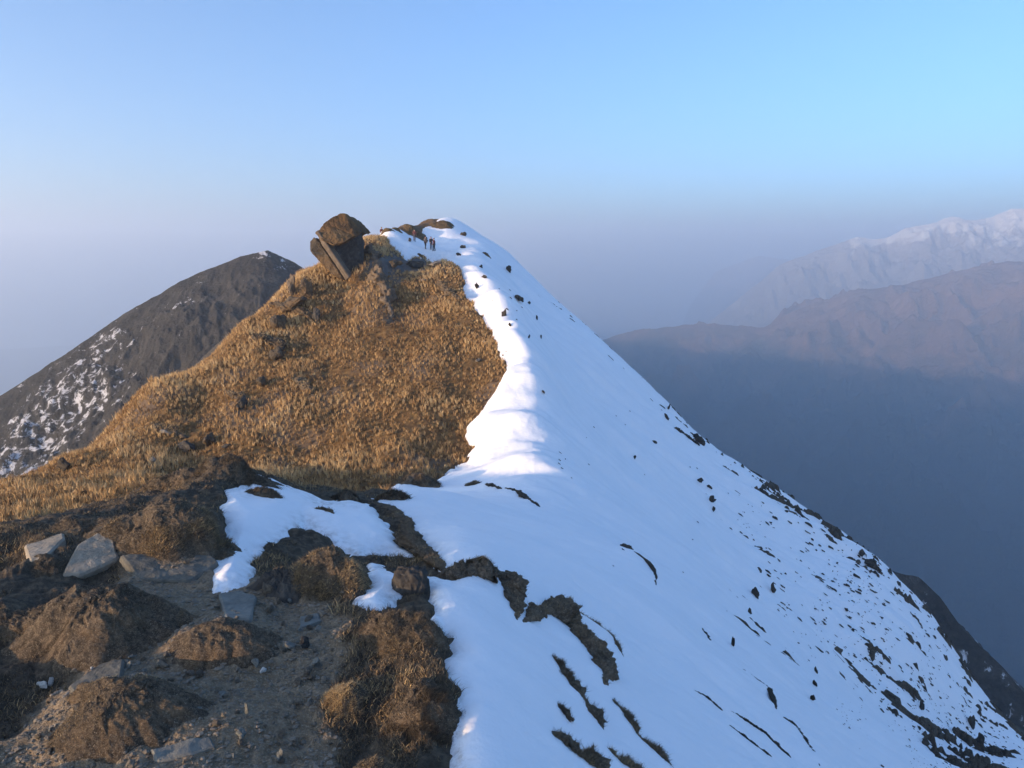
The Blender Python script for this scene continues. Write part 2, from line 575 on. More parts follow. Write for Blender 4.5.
HUMMOCKS = [
    (lambda f: f(95, 660, 190, 566, 'turf_hummock', 'long dark hummock on the left with a rounded shaded back', 'hummock', m_turf, 1, 0.7, 6, 0.22, grass=2600, gh=(0.02, 0.05), skew=0.35, yaw=0.3)),
    (lambda f: f(148, 630, 96, 584, 'turf_hummock', 'small brown hummock with an orange sunlit left end beside the path', 'hummock', m_turf, 2, 0.6, 5, 0.18, grass=2600, gh=(0.02, 0.045), gt=0.55, bias=sunny_left)),
    (lambda f: f(222, 668, 140, 606, 'turf_hummock', 'hummock beside the path with a pale quartz stone on top', 'hummock', m_turf, 3, 0.7, 5, 0.2, grass=1500, gh=(0.015, 0.04), gt=0.42)),
    (lambda f: f(122, 752, 190, 664, 'turf_hummock', 'large hummock at the bottom with grass on its golden sunlit left side', 'hummock', m_turf, 4, 0.7, 6, 0.2, grass=4200, gh=(0.02, 0.05), gt=0.6, bias=sunny_left)),
    (lambda f: f(172, 556, 152, 484, 'turf_hummock', 'broad mound with dry grass hanging along its lower edge', 'hummock', m_turf, 5, 0.75, 6, 0.22, grass=5200, gh=(0.05, 0.11), gt=0.56, gw=0.008,
     bias=lambda c, nr: np.where(c[:, 2] < 0.25 * c[:, 2].max(), 2.0, 0.35))),
    (lambda f: f(240, 484, 104, 449, 'turf_hummock', 'dark turf mound at the crest against the golden slope', 'hummock', m_turf, 6, 0.7, 6, 0.24, grass=3000, gh=(0.05, 0.12), gw=0.01, gt=0.3)),
    (lambda f: f(168, 488, 70, 462, 'turf_hummock', 'low brown mound at the crest left of the snow patch', 'hummock', m_turf, 16, 0.7, 5, 0.24, grass=1400, gh=(0.05, 0.1), gw=0.01)),
    (lambda f: f(262, 497, 40, 478, 'turf_hummock', 'small black turf clump poking out of the snow patch', 'hummock', m_turf, 17, 0.6, 5, 0.25, grass=700, gh=(0.04, 0.09), gw=0.009, gt=0.25)),
    (lambda f: f(45, 576, 34, 548, 'turf_ball', 'round dark clump of turf lying in front of a pale rock', 'turf clump', m_turf, 7, 0.9, 5, 0.16, grass=900, gh=(0.02, 0.05), gt=0.3)),
    (lambda f: f(345, 500, 32, 480, 'turf_hummock', 'dark tussock between the snow patch and the golden hill', 'hummock', m_turf, 8, 0.8, 5, 0.25, grass=900, gh=(0.07, 0.16), gw=0.014, gt=0.35)),
    (lambda f: f(418, 486, 52, 460, 'turf_hummock', 'large dark tussock at the foot of the golden hill beside the snow', 'hummock', m_turf, 9, 0.8, 5, 0.25, y1=60, grass=1200, gh=(0.2, 0.5), gw=0.05, gt=0.35)),
    (lambda f: f(473, 485, 16, 475, 'turf_hummock', 'tiny brown tussock alone on the snow of the saddle', 'hummock', m_turf, 10, 0.8, 4, 0.25, y1=70, grass=300, gh=(0.1, 0.3), gw=0.04, gt=0.4)),
    (lambda f: f(392, 500, 36, 482, 'turf_hummock', 'low brown tussock where the path drops to the saddle', 'hummock', m_turf, 18, 0.8, 5, 0.25, y1=60, grass=600, gh=(0.1, 0.25), gw=0.03, gt=0.4)),
    (lambda f: f(284, 598, 76, 536, 'rock_mound', 'dark rocky mound in front of the snow patch, left of the tufted hummock', 'mound', m_dark, 11, 0.9, 6, 0.2, grass=300)),
    (lambda f: f(326, 598, 104, 522, 'turf_hummock', 'hummock tufted with dry grass leaning on the dark rocky mound', 'hummock', m_turf, 12, 0.75, 6, 0.22, grass=5200, gh=(0.04, 0.12), gt=0.78, gw=0.007,
     bias=lambda c, nr: np.clip(0.5 - c[:, 0] * 2.0, 0.15, 1.5))),
    (lambda f: f(405, 655, 100, 590, 'turf_hummock', 'dark turf bank bordering the lower snow, with a ragged right edge', 'hummock', m_turf, 13, 0.9, 6, 0.25, grass=5200, gh=(0.03, 0.08), gt=0.42)),
    (lambda f: f(380, 640, 70, 596, 'turf_hummock', 'bare brown hump just left of the small snow patch', 'hummock', m_turf, 19, 0.9, 5, 0.22, grass=1500, gh=(0.02, 0.06), gt=0.45)),
    (lambda f: f(418, 735, 96, 640, 'turf_hummock', 'large dark turf hump at the snow edge near the bottom', 'hummock', m_turf, 14, 0.9, 6, 0.22, grass=5200, gh=(0.03, 0.075), gt=0.4)),
    (lambda f: f(345, 722, 62, 676, 'grass_tuft', 'golden dry grass tuft on the right side of the path', 'grass tuft', m_turf, 15, 0.9, 5, 0.2, grass=5200, gh=(0.02, 0.06), gt=0.85, gw=0.004, bias=sunny_left)),
    (lambda f: f(372, 800, 80, 736, 'grass_tuft', 'straw coloured grass tuft cut by the bottom border', 'grass tuft', m_turf, 20, 0.9, 5, 0.2, grass=5200, gh=(0.02, 0.06), gt=0.85, gw=0.004)),
    (lambda f: f(440, 800, 60, 720, 'turf_hummock', 'turf hump at the bottom border where brown meets snow', 'hummock', m_turf, 21, 0.9, 5, 0.2, grass=2400, gh=(0.03, 0.07), gt=0.4)),
    (lambda f: f(410, 592, 40, 568, 'boulder', 'dark wet stone at the head of the small snow patch', 'boulder', m_dark, 22, 0.8, 5, 0.2, flat=2.8)),
    (lambda f: f(70, 540, 90, 520, 'turf_hummock', 'low dark ledge at the far left crest above the pale rocks', 'hummock', m_turf, 23, 0.8, 5, 0.22, grass=1500, gh=(0.03, 0.08), gt=0.4, gw=0.006)),
    (lambda f: f(20, 640, 80, 588, 'turf_hummock', 'sunlit grassy slope lump at the left border', 'hummock', m_turf, 24, 0.8, 5, 0.22, grass=2200, gh=(0.02, 0.06), gt=0.62)),
]

SWELL = np.zeros(len(GY))


def base_hit(px, py, y0=0.0, y1=1e9):
    u, t = (float(v) for v in ut(px, py))
    T2 = GT.reshape(NR, NC)
    i = min(int(np.interp(u, us, np.arange(NC))), NC - 2)
    col, yv = T2[:, i], np.exp(ls)
    ok_ = np.where((col >= t) & (yv >= y0) & (yv <= y1))[0]
    k = ok_[0] if len(ok_) else int(np.argmax(np.where((yv >= y0) & (yv <= y1), col, -9)))
    return u * yv[k], yv[k], col[k] * yv[k]


def swell(px, base, wpx, top, *a, **kw):
    global SWELL
    if kw.get('y0', 0) >= 60:
        return
    x, y, z = base_hit(px, base, kw.get('y0', 0.0), kw.get('y1', 30.0))
    r = wpx * y / F / 2
    ry = r * a[5] if len(a) > 5 and isinstance(a[5], float) else r * 0.8
    yc = y + ry * 0.85
    t = float(ut(px, top)[1])
    h = t * yc - float(np.interp(yc, np.exp(ls), GT.reshape(NR, NC)[:, int(np.interp(x / y, us, np.arange(NC)))] * np.exp(ls)))
    h = min(max(0.6 * h, 0.0), 0.42 * r)
    xc = x / y * yc
    d2 = ((GX - xc) / (r * 1.15)) ** 2 + ((GY - yc) / (ry * 1.3)) ** 2
    SWELL = np.maximum(SWELL, 0.85 * h * np.exp(-d2 * 1.1))


for h_ in HUMMOCKS:
    h_(swell)
GZ = GZ + SWELL * (1 - sstep(-6, 5, sd_px))
GT = GZ / GY
fg = 1 - sstep(13, 24, GY)                                # foreground weight
inside = sstep(-0.4, 0.8, sd / (0.05 + 0.02 * GY))       # 1 under the snow
dirtz = sstep(-18, 14, sdf(DIRT, PX, PY) + 10 * fbm(XY, 0.35, 3, 0.6, 8)) * (GY < 10)
hill = sstep(18, 26, GY) * np.where(GY < 130, 1, 1)
# hill relief and foreground relief
r_hill = 0.55 * fbm(XY, 9, 3, 0.5, 11) + 0.18 * fbm(XY, 1.6, 4, 0.6, 12)
rock_band = np.exp(-((PX - 400) / 34.0) ** 2 - ((PY - 268) / 12.0) ** 2)
r_hill = r_hill + 0.9 * rock_band * fbm(XY, 3, 4, 0.6, 14)
r_fg = (0.10 * fbm(XY, 0.9, 3, 0.5, 21) + 0.045 * fbm(XY, 0.28, 4, 0.55, 22)) * (1 - 0.55 * dirtz) + 0.006 * fbm(XY, 0.05, 3, 0.6, 23)
r_fg = r_fg * sstep(0.9, 3.5, GY) + 0.02 * fbm(XY, 0.3, 3, 0.5, 24) * (1 - sstep(0.9, 3.5, GY))
r_snow = (1 - 0.75 * sstep(88, 104, GY)) * (0.9 * fbm(XY * [0.45, 1.0], 15, 2, 0.5, 31) + 0.6 * fbm(XY * [0.4, 1.0], 4, 3, 0.5, 35)) * sstep(16, 50, GY) + (0.04 + 0.07 * sstep(470, 560, PX)) * fbm(XY * [0.5, 1.0], 1.9, 3, 0.5, 32) * sstep(3, 9, GY) + (0.02 + 0.018 * sstep(470, 560, PX)) * fbm(XY * [0.6, 1.0], 0.5, 3, 0.55, 33)
relief = np.where(True, fg * r_fg + hill * r_hill, 0)
ZB = GZ + r_snow * inside                                 # bed of the snow
ZG = GZ + (1 - inside) * relief + inside * (r_snow - 0.05 - 0.004 * GY)
thick = (0.05 + 0.02 * fg + 0.010 * np.minimum(GY, 60)) * (1 - 0.75 * sstep(92, 108, GY))
th = np.where(sd > 0, thick * (1 - np.exp(-np.maximum(sd, 0) / thick * 0.8)), 1.1 * sd)
ZS = GZ + r_snow * inside + th + (1 - inside) * relief * 0.25
verts = np.stack([GX, GY, ZG], 1)
lipw = sstep(52, 62, GY) * (1 - sstep(470, 485, PY)) * (1 - sstep(560, 640, PX)) * sstep(236, 262, PY)
lip = lipw * (0.2 + 0.008 * GY) * sstep(0, 24, sd_main) * (1 - sstep(20, 75, sd_main)) * (1 + 0.35 * fbm(XY, 6, 2, 0.5, 37))
ZS = ZS + lip * (1 - sstep(120, 135, GY))
rocky = np.clip(rock_band * 1.3 + 0.8 * sstep(0.2, 0.9, fbm(XY, 5, 4, 0.6, 40)) * hill * 0.5, 0, 1)
turf = 1 - dirtz
SPECK = [(760, 480), (800, 515), (870, 562), (915, 606), (960, 660), (1030, 742), (1040, 800), (900, 800), (845, 700), (800, 620), (765, 560), (740, 500)]
spk = sstep(-25, 45, sdf(SPECK, PX, PY)) * (GY > 30)
skl = np.exp(-((sdf([(450, 218), (505, 260), (560, 305), (605, 345), (660, 398), (700, 440), (770, 490), (830, 530), (892, 577), (940, 640), (1060, 775), (1060, 200), (450, 200)], PX, PY) + 4) / 9.0) ** 2) * (GY > 60) * (0.55 * sstep(455, 480, PX) + 0.45 * sstep(660, 760, PX))
fl = np.stack([XY[:, 0] * 0.45, XY[:, 1] * 1.0], 1)
pn = fbm(fl, 0.85, 4, 0.66, 93) + 0.45 * fbm(XY, 6, 3, 0.5, 95)
up_ = sstep(-8, 18, sdf([(462, 228), (505, 262), (548, 300), (560, 340), (530, 345), (505, 330), (490, 300), (474, 262)], PX, PY)) * (GY > 60)
mid_ = sstep(-20, 40, sdf([(640, 400), (700, 440), (780, 500), (800, 560), (800, 680), (740, 640), (700, 540), (660, 470)], PX, PY)) * (GY > 20)
poke = np.maximum(np.maximum(0.45 * up_, 0.2 * mid_) * np.clip(pn - 0.72, 0, 0.8) * 2.0, np.maximum(spk * (0.25 + 0.75 * sstep(820, 1000, PX)), 0.9 * skl) * np.clip(pn - 0.4, 0, 0.8))
ZG = ZG + inside * np.where(poke > 0, poke * 1.3 + (poke > 0.02) * (thick + 0.1), 0)
verts[:, 2] = ZG
rocky = np.clip(rocky - inside, 0, 1)
hill = hill * (1 - inside)
FQ = grid_faces(NR, NC)
gme = mesh_np('ground', verts, [FQ], attrs={'turf': turf, 'hill': hill, 'rocky': rocky}, mats=[m_ground])
tag(link('ground', gme), kind='structure')

keep = (ZS > ZG - 0.03 - 0.004 * GY)
fk = keep[FQ].any(1)
fq = FQ[fk]
uniq, inv = np.unique(fq.ravel(), return_inverse=True)
edge = np.exp(-np.maximum(sd, 0)[uniq] / (0.03 + 0.004 * GY[uniq])) * 0.8
sme = mesh_np('snow', np.stack([GX, GY, ZS], 1)[uniq], [inv.reshape(-1, 4)], attrs={'edge': edge}, mats=[m_snow])
tag(link('snow', sme), kind='structure')

ZT = np.maximum(ZG, ZS).reshape(NR, NC)
TT = ZT / np.exp(ls)[:, None]


def hit(px, py, y0=0.0, y1=1e9):
    """where the sight line first meets the ground or snow: the real spot a photo point stands on"""
    u, t = (float(v) for v in ut(px, py))
    ci = float(np.interp(u, us, np.arange(NC)))
    i = min(int(ci), NC - 2)
    a = ci - i
    colz = TT[:, i] * (1 - a) + TT[:, i + 1] * a
    okr = np.where((colz >= t) & (np.exp(ls) >= y0) & (np.exp(ls) <= y1))[0]
    k = okr[0] if len(okr) else int(np.argmax(np.where((np.exp(ls) >= y0) & (np.exp(ls) <= y1), colz, -9)))
    Y = math.exp(ls[k])
    if k > 0 and colz[k] > t and colz[k - 1] < t:
        w_ = (t - colz[k - 1]) / (colz[k] - colz[k - 1])
        Y = math.exp(ls[k - 1] + w_ * (ls[k] - ls[k - 1]))
    return Vector((u * Y, Y, min(t, colz[k]) * Y))


def ground_z(x, y, arr=None):
    G = ZT if arr is None else arr
    x, y = np.atleast_1d(np.asarray(x, float)), np.atleast_1d(np.asarray(y, float))
    u, lg = x / y, np.log(y)
    ci = np.interp(u, us, np.arange(NC))
    ri = np.clip((lg - ls[0]) / (ls[1] - ls[0]), 0, NR - 1.001)
    i, j = np.minimum(ci.astype(int), NC - 2), ri.astype(int)
    a, b = ci - i, ri - j
    return (G[j, i] * (1 - a) * (1 - b) + G[j, i + 1] * a * (1 - b) + G[j + 1, i] * (1 - a) * b + G[j + 1, i + 1] * a * b)


def samp(arr, x, y):
    return ground_z(x, y, arr.reshape(NR, NC))


# ------------------------------------------------------------------ grass blades
def blades_mesh(name, base, h, w_, lean, tint, material, up=None, la=None):
    """one bent blade (5 points, 3 faces) per base point"""
    n_ = len(base)
    ang = RNG.uniform(0, 2 * math.pi, n_)
    side = np.stack([np.cos(ang), np.sin(ang), np.zeros(n_)], 1) * (w_ / 2)[:, None]
    la = RNG.uniform(0, 2 * math.pi, n_) if la is None else la
    ln = np.stack([np.cos(la), np.sin(la), np.zeros(n_)], 1) * (lean * h)[:, None]
    upv = np.array([[0, 0, 1.0]]) if up is None else up
    hh = h[:, None]
    V = np.stack([base - side, base + side, base + upv * hh * 0.6 - side * 0.6 + ln * 0.35, base + upv * hh * 0.6 + side * 0.6 + ln * 0.35,
                  base + upv * hh + ln], 1).reshape(-1, 3)
    b0 = np.arange(n_) * 5
    q = np.stack([b0, b0 + 1, b0 + 3, b0 + 2], 1)
    t = np.stack([b0 + 2, b0 + 3, b0 + 4], 1)
    return mesh_np(name, V, [q, t], smooth=False, attrs={'tint': np.repeat(tint, 5)}, mats=[material])


# the golden hill: tufts everywhere on the bare face
gx, gy = np.meshgrid(np.arange(-62, 1, 0.36), np.arange(24, 100, 0.42))
xx, yy = (gx + 0.18 * (np.arange(len(gx)) % 2)[:, None]).ravel(), gy.ravel()
xx, yy = xx + RNG.normal(0, 0.075, len(xx)), yy + RNG.normal(0, 0.09, len(xx))
uu = xx / yy
sel = (uu > -0.82) & (uu < 0.02)
xx, yy, uu = xx[sel], yy[sel], uu[sel]
nt_ = len(xx)
zg, zs = samp(ZG, xx, yy), samp(ZS, xx, yy)
dens = fbm(np.stack([xx, yy], 1), 3.0, 4, 0.6, 51)
ppx, ppy = proj(uu, zg / yy)
okk = (zs < zg - 0.02) & (samp(rocky, xx, yy) + 0.25 * dens < 0.75) & (dens > -1.15 + RNG.uniform(-.2, .2, nt_))
xx, yy, zg, dens, ppx, ppy = (a[okk] for a in (xx, yy, zg, dens, ppx, ppy))
nb = 15
cx, cy, cz, cd = (np.repeat(a, nb) for a in (xx, yy, zg, dens))
k_ = len(cx)
tuft_t = np.repeat(RNG.normal(0, 0.17, len(xx)), nb)
tuft_h = np.repeat(RNG.uniform(0.24, 0.46, len(xx)) * np.clip(1 + 0.35 * dens, 0.5, 1.5), nb)
rr, aa = 0.085 * np.sqrt(RNG.uniform(0, 1, k_)), RNG.uniform(0, 6.283, k_)
bx, by = cx + rr * np.cos(aa), cy + rr * np.sin(aa)
big = np.repeat(fbm(np.stack([xx, yy], 1), 14, 3, 0.55, 57), nb)
tint = np.clip(0.44 + 0.2 * cd + 0.18 * big + tuft_t + RNG.normal(0, 0.1, k_), 0, 1)
gm = blades_mesh('dry_grass', np.stack([bx, by, cz - 0.03], 1), tuft_h * RNG.uniform(0.6, 1.25, k_), RNG.uniform(0.03, 0.055, k_), RNG.uniform(0.12, 0.45, k_) * (0.4 + rr / 0.085), tint, m_straw, la=aa)
tag(link('grass', gm), 'dry golden tussock grass covering the sunlit hill below the summit', 'grass', kind='stuff')

# short dead grass on the turf of the near ridge
nt_ = 230000
lg = RNG.uniform(math.log(2.8), math.log(20), nt_)
yy = np.exp(lg)
uu = RNG.uniform(-0.85, 0.1, nt_)
xx = uu * yy
zg, zs = samp(ZG, xx, yy), samp(ZS, xx, yy)
dd = fbm(np.stack([xx, yy], 1), 0.7, 4, 0.6, 61)
okk = (zs < zg - 0.004) & (samp(dirtz, xx, yy) < 0.35 + 0.25 * dd) & (dd > -0.25)
xx, yy, zg, dd = (a[okk] for a in (xx, yy, zg, dd))
k_ = len(xx)
gm = blades_mesh('dead_grass', np.stack([xx, yy, zg - 0.008], 1), RNG.uniform(0.012, 0.042, k_) * (1 + 0.5 * dd) * (1 + 0.02 * yy), RNG.uniform(0.003, 0.006, k_) * (1 + 0.1 * yy), RNG.uniform(0.3, 1.3, k_),
                 np.clip(0.5 + 0.25 * dd + RNG.normal(0, 0.2, k_), 0, 1), m_turfgrass)
tag(link('grass', gm), 'short dead grass on the dark turf around the path', 'grass', kind='stuff')

# gravel on the path
nt_ = 14000
yy = np.exp(RNG.uniform(math.log(3.0), math.log(9), nt_))
uu = RNG.uniform(-0.85, 0.02, nt_)
xx = uu * yy
zg, zs = samp(ZG, xx, yy), samp(ZS, xx, yy)
okk = (zs < zg) & (samp(dirtz, xx, yy) > RNG.uniform(0.1, 1, nt_))
xx, yy, zg = xx[okk], yy[okk], zg[okk]
iv, if_ = ico(1)
k_ = len(xx)
s_ = (0.004 + 0.012 * RNG.uniform(0, 1, k_) ** 3) * (0.8 + 0.1 * yy)
V = (iv[None] * (1 + RNG.uniform(-0.35, 0.35, (k_, len(iv), 1)))) * (s_[:, None, None] * np.stack([RNG.uniform(0.8, 1.6, k_), RNG.uniform(0.8, 1.4, k_), RNG.uniform(0.4, 0.8, k_)], 1)[:, None])
V = V + np.stack([xx, yy, zg + s_ * 0.2], 1)[:, None]
Fc = (if_[None] + (np.arange(k_) * len(iv))[:, None, None]).reshape(-1, 3)
gm = mesh_np('gravel', V.reshape(-1, 3), [Fc], smooth=False, mats=[m_rock])
tag(link('gravel', gm), 'fine grey gravel scattered over the dirt path', 'gravel', kind='stuff')


# ------------------------------------------------------------------ rocks, hummocks, ledges
def hull_rock(seed, n_pts=16, sub=0, rough=0.0, dims=(1, 1, 1), bevel=0.06):
    """angular stone: convex hull of random points with worn edges"""
    r = random.Random(seed)
    bm = bmesh.new()
    for _ in range(n_pts):
        v = Vector((r.gauss(0, 1), r.gauss(0, 1), r.gauss(0, 1))).normalized() * r.uniform(0.8, 1.0)
        bm.verts.new((v.x * dims[0], v.y * dims[1], v.z * dims[2]))
    res = bmesh.ops.convex_hull(bm, input=list(bm.verts))
    junk = [g for g in res['geom_interior'] + res['geom_unused'] if isinstance(g, bmesh.types.BMVert)]
    bmesh.ops.delete(bm, geom=list(set(junk)), context='VERTS')
    if bevel:
        bmesh.ops.bevel(bm, geom=list(bm.edges), offset=bevel * min(dims), segments=1, affect='EDGES', profile=0.6, clamp_overlap=True)
    if sub:
        bmesh.ops.triangulate(bm, faces=list(bm.faces))
        for _ in range(sub):
            bmesh.ops.subdivide_edges(bm, edges=list(bm.edges), cuts=1, use_grid_fill=True)
    return finish_rough(bm, seed, rough, dims)


def finish_rough(bm, seed, rough, dims):
    bmesh.ops.triangulate(bm, faces=list(bm.faces))
    bm.normal_update()
    V = np.array([v.co[:] for v in bm.verts])
    Nn = np.array([v.normal[:] for v in bm.verts])
    Fc = np.array([[v.index for v in f.verts] for f in bm.faces])
    bm.free()
    if rough:
        m_ = max(dims)
        V = V + Nn * (rough * m_ * (0.7 * fbm(V, 0.55 * m_, 4, 0.55, seed)))[:, None]
    return V, Fc


SMALL = []
for k in range(12):
    V, Fc = hull_rock(100 + k, 11 + k % 5, 2, 0.2, (1, random.uniform(0.6, 0.9), random.uniform(0.55, 0.8)), 0.1)
    SMALL.append((V, Fc))
_rock_me = {}


def rock_mesh(k, m):
    key = (k % 12, m.name)
    if key not in _rock_me:
        V, Fc = SMALL[k % 12]
        _rock_me[key] = mesh_np('rock', V, [Fc], smooth=False, mats=[m])
    return _rock_me[key]


def put_rock(px, py, wpx, hpx, m, name, label, cat, group=None, k=None, sink=0.25, y0=0.0, y1=1e9, tilt=0.3, yaw=None, fall=False):
    p = hit(px, py + hpx * 0.5 - 0.5, y0, y1)
    s = p.y / F
    k = random.randrange(12) if k is None else k
    o = link(name, rock_mesh(k, m))
    o.scale = (wpx * s * 0.52, wpx * s * 0.5, hpx * s * 0.75)
    o.rotation_euler = (random.uniform(-tilt, tilt), random.uniform(-tilt, tilt), random.uniform(0, 6.28) if yaw is None else yaw)
    if fall:
        e_ = random.uniform(1.1, 2.6)
        o.scale = (wpx * s * 0.45 * e_, wpx * s * 0.42, hpx * s * 0.5)
        dn = Vector((1, random.uniform(-0.5, 0.1), -0.8))
        o.rotation_mode = 'QUATERNION'
        o.rotation_quaternion = dn.to_track_quat('X', 'Z') @ Matrix.Rotation(random.uniform(-0.5, 0.5), 3, 'X').to_quaternion()
    o.location = (p.x, p.y + wpx * s * 0.15, p.z + hpx * s * (0.5 - sink * 0.6))
    return tag(o, label, cat, group)


def blades_on(V, Fc, name, parent, n_, hmin, hmax, width, tmean, material, upmin=0.15, seed=0, tsd=0.18, bias=None):
    A, B, C_ = V[Fc[:, 0]], V[Fc[:, 1]], V[Fc[:, 2]]
    nr = np.cross(B - A, C_ - A)
    ar = np.linalg.norm(nr, axis=1) + 1e-12
    nr = nr / ar[:, None]
    wgt = ar * (nr[:, 2] > upmin)
    cen = (A + B + C_) / 3
    patch = fbm(cen, 0.35, 3, 0.6, 70 + seed)
    wgt = wgt * np.clip(0.5 + 0.9 * patch, 0.03, 2)
    if bias is not None:
        wgt = wgt * bias(cen, nr)
    f_ = RNG.choice(len(Fc), n_, p=wgt / wgt.sum())
    r1, r2 = np.sqrt(RNG.uniform(0, 1, n_)), RNG.uniform(0, 1, n_)
    p = A[f_] * (1 - r1)[:, None] + B[f_] * (r1 * (1 - r2))[:, None] + C_[f_] * (r1 * r2)[:, None]
    up = nr[f_] * 0.6 + np.array([0.25, 0.1, 0.15])
    up = up / np.linalg.norm(up, axis=1)[:, None]
    me = blades_mesh(name, p - up * 0.005, RNG.uniform(hmin, hmax, n_), RNG.uniform(0.6, 1.2, n_) * width, RNG.uniform(0.2, 1.1, n_),
                     np.clip(tmean + 0.2 * patch[f_] + RNG.normal(0, tsd, n_), 0, 1), material, up)
    return tag(link(name, me, parent), kind='stuff')


def drape(x0, y0, rx, ry, ztop, name, label, cat, m, seed, res, rough, grass, gh, gt, skew, gw, group, bias, yaw, part):
    """a hummock grown out of the ground: a closed body whose skin follows the ground at its rim and swells in the middle"""
    nr_, na = res // 2, int(res * 1.4)
    rr = np.linspace(0, 1, nr_) ** 0.8
    aa = np.linspace(0, 2 * math.pi, na, endpoint=False)
    R, A = np.meshgrid(rr, aa, indexing='ij')
    rim = 1 + 0.22 * fbm(np.stack([np.cos(A.ravel()) * 1.2 + seed * 5.7, np.sin(A.ravel()) * 1.2], 1), 0.8, 4, 0.55, seed).reshape(R.shape)
    cs, sn = math.cos(yaw), math.sin(yaw)
    lx, ly = R * rim * np.cos(A) * rx, R * rim * np.sin(A) * ry
    X, Y = x0 + lx * cs - ly * sn, y0 + lx * sn + ly * cs
    gz = ground_z(X.ravel(), Y.ravel()).reshape(R.shape)
    g0 = float(ground_z(x0, y0)[0])
    h = min(max(0.45 * (ztop - g0), 0.1 * rx), 0.4 * rx)
    prof = (1 - R ** 1.8)
    P2 = np.stack([X.ravel(), Y.ravel()], 1)
    nz = (0.55 * fbm(P2, rx * 0.8, 3, 0.5, seed) + 0.34 * fbm(P2, rx * 0.26, 6, 0.64, seed + 4)).reshape(R.shape)
    Z = gz + h * prof * (1 + rough * 1.6 * nz) + rough * 0.5 * rx * 0.35 * nz * prof - 0.03 * rx * R ** 6 - 0.012
    wob = rx * 0.06 * prof
    X = X + wob * fbm(np.stack([P2[:, 0], P2[:, 1], Z.ravel()], 1), rx * 0.3, 4, 0.6, seed + 8).reshape(R.shape) + skew * h * prof * 0.6
    V = np.stack([X.ravel() - x0, Y.ravel() - y0, Z.ravel() - g0], 1)
    i = np.arange((nr_ - 1) * na)
    a, b = i // na, i % na
    q = np.stack([a * na + b, (a + 1) * na + b, (a + 1) * na + (b + 1) % na, a * na + (b + 1) % na], 1)
    lo = V[-na:] * [0.8, 0.8, 1] - [0, 0, 0.25 * rx]
    n0 = len(V)
    V2 = np.vstack([V, lo, [[0, 0, lo[:, 2].mean()]]])
    e = np.arange(na)
    q2 = np.stack([n0 - na + e, n0 + e, n0 + (e + 1) % na, n0 - na + (e + 1) % na], 1)
    t3 = np.stack([n0 + (e + 1) % na, n0 + e, np.full(na, n0 + na)], 1)
    root = link(name, mesh_np(name, V2, [np.vstack([q, q2]), t3], mats=[m]), None, (x0, y0, g0))
    tag(root, label, cat, group)
    if grass:
        tr = np.vstack([q[:, [0, 1, 2]], q[:, [0, 2, 3]]])
        tr = tr[(tr // na).max(1) > 1]
        blades_on(V, tr, part, root, int(grass * 2.2), gh[0] * 0.35, gh[1] * 0.42, gw * 0.7, gt, m_turfgrass, 0.05, seed, bias=bias)
    return root


def lump(px, base, wpx, top, name, label, cat, m, seed, depth=0.8, sub=5, rough=0.2, y0=0.0, y1=30.0, grass=0, gh=(0.03, 0.08), gt=0.45, gm_=None, skew=0.0, gw=0.004,
         group=None, bias=None, yaw=0.0, flat=2.3, part='grass_blades'):
    """a rounded hummock or boulder, half sunk: photo x of its middle, photo y of its foot, width in px, photo y of its top"""
    p = hit(px, base, y0, y1)
    s = p.y / F
    rx = wpx * s / 2
    ry = rx * depth
    cyy = p.y + ry * 0.85
    u_, tt = (float(v) for v in ut(px, top))
    ztop = tt * cyy
    zb = float(ground_z(u_ * cyy, cyy)[0])
    if name != 'boulder':
        return drape(u_ * cyy, cyy, rx, ry, ztop, name, label, cat, m, seed, 20 * sub if sub < 6 else 170, rough, grass, gh, gt, skew, gw, group, bias, yaw, part)
    hz = max(ztop - min(zb, p.z), 0.2 * rx) * 1.5
    V, Fc = ico(sub)
    V = V.copy()
    pw = flat
    nrm = (np.abs(V) ** pw).sum(1) ** (1 / pw)
    V = V / nrm[:, None]
    rad = 1 + rough * (0.75 * fbm(V + seed * 3.1, 0.75, 2, 0.5, seed) + 0.4 * fbm(V + seed, 0.3, 5, 0.62, seed + 5))
    V = V * rad[:, None]
    V[:, 0] += skew * V[:, 2]
    V = V * [rx, ry, hz]
    cs, sn = math.cos(yaw), math.sin(yaw)
    V = np.stack([V[:, 0] * cs - V[:, 1] * sn, V[:, 0] * sn + V[:, 1] * cs, V[:, 2]], 1)
    V = V + 0.012 * s * 180 * 0.1 * np.stack([fbm(V, 0.06, 3, 0.6, seed + 9)] * 3, 1)
    root = link(name, mesh_np(name, V, [Fc], mats=[m]), None, (u_ * cyy, cyy, ztop - hz * 0.97))
    tag(root, label, cat, group)
    if grass:
        blades_on(V, Fc, part, root, int(grass * 1.5), gh[0] * 0.5, gh[1] * 0.55, gw * 0.8, gt, gm_ or m_turfgrass, 0.1, seed, bias=bias)
    return root


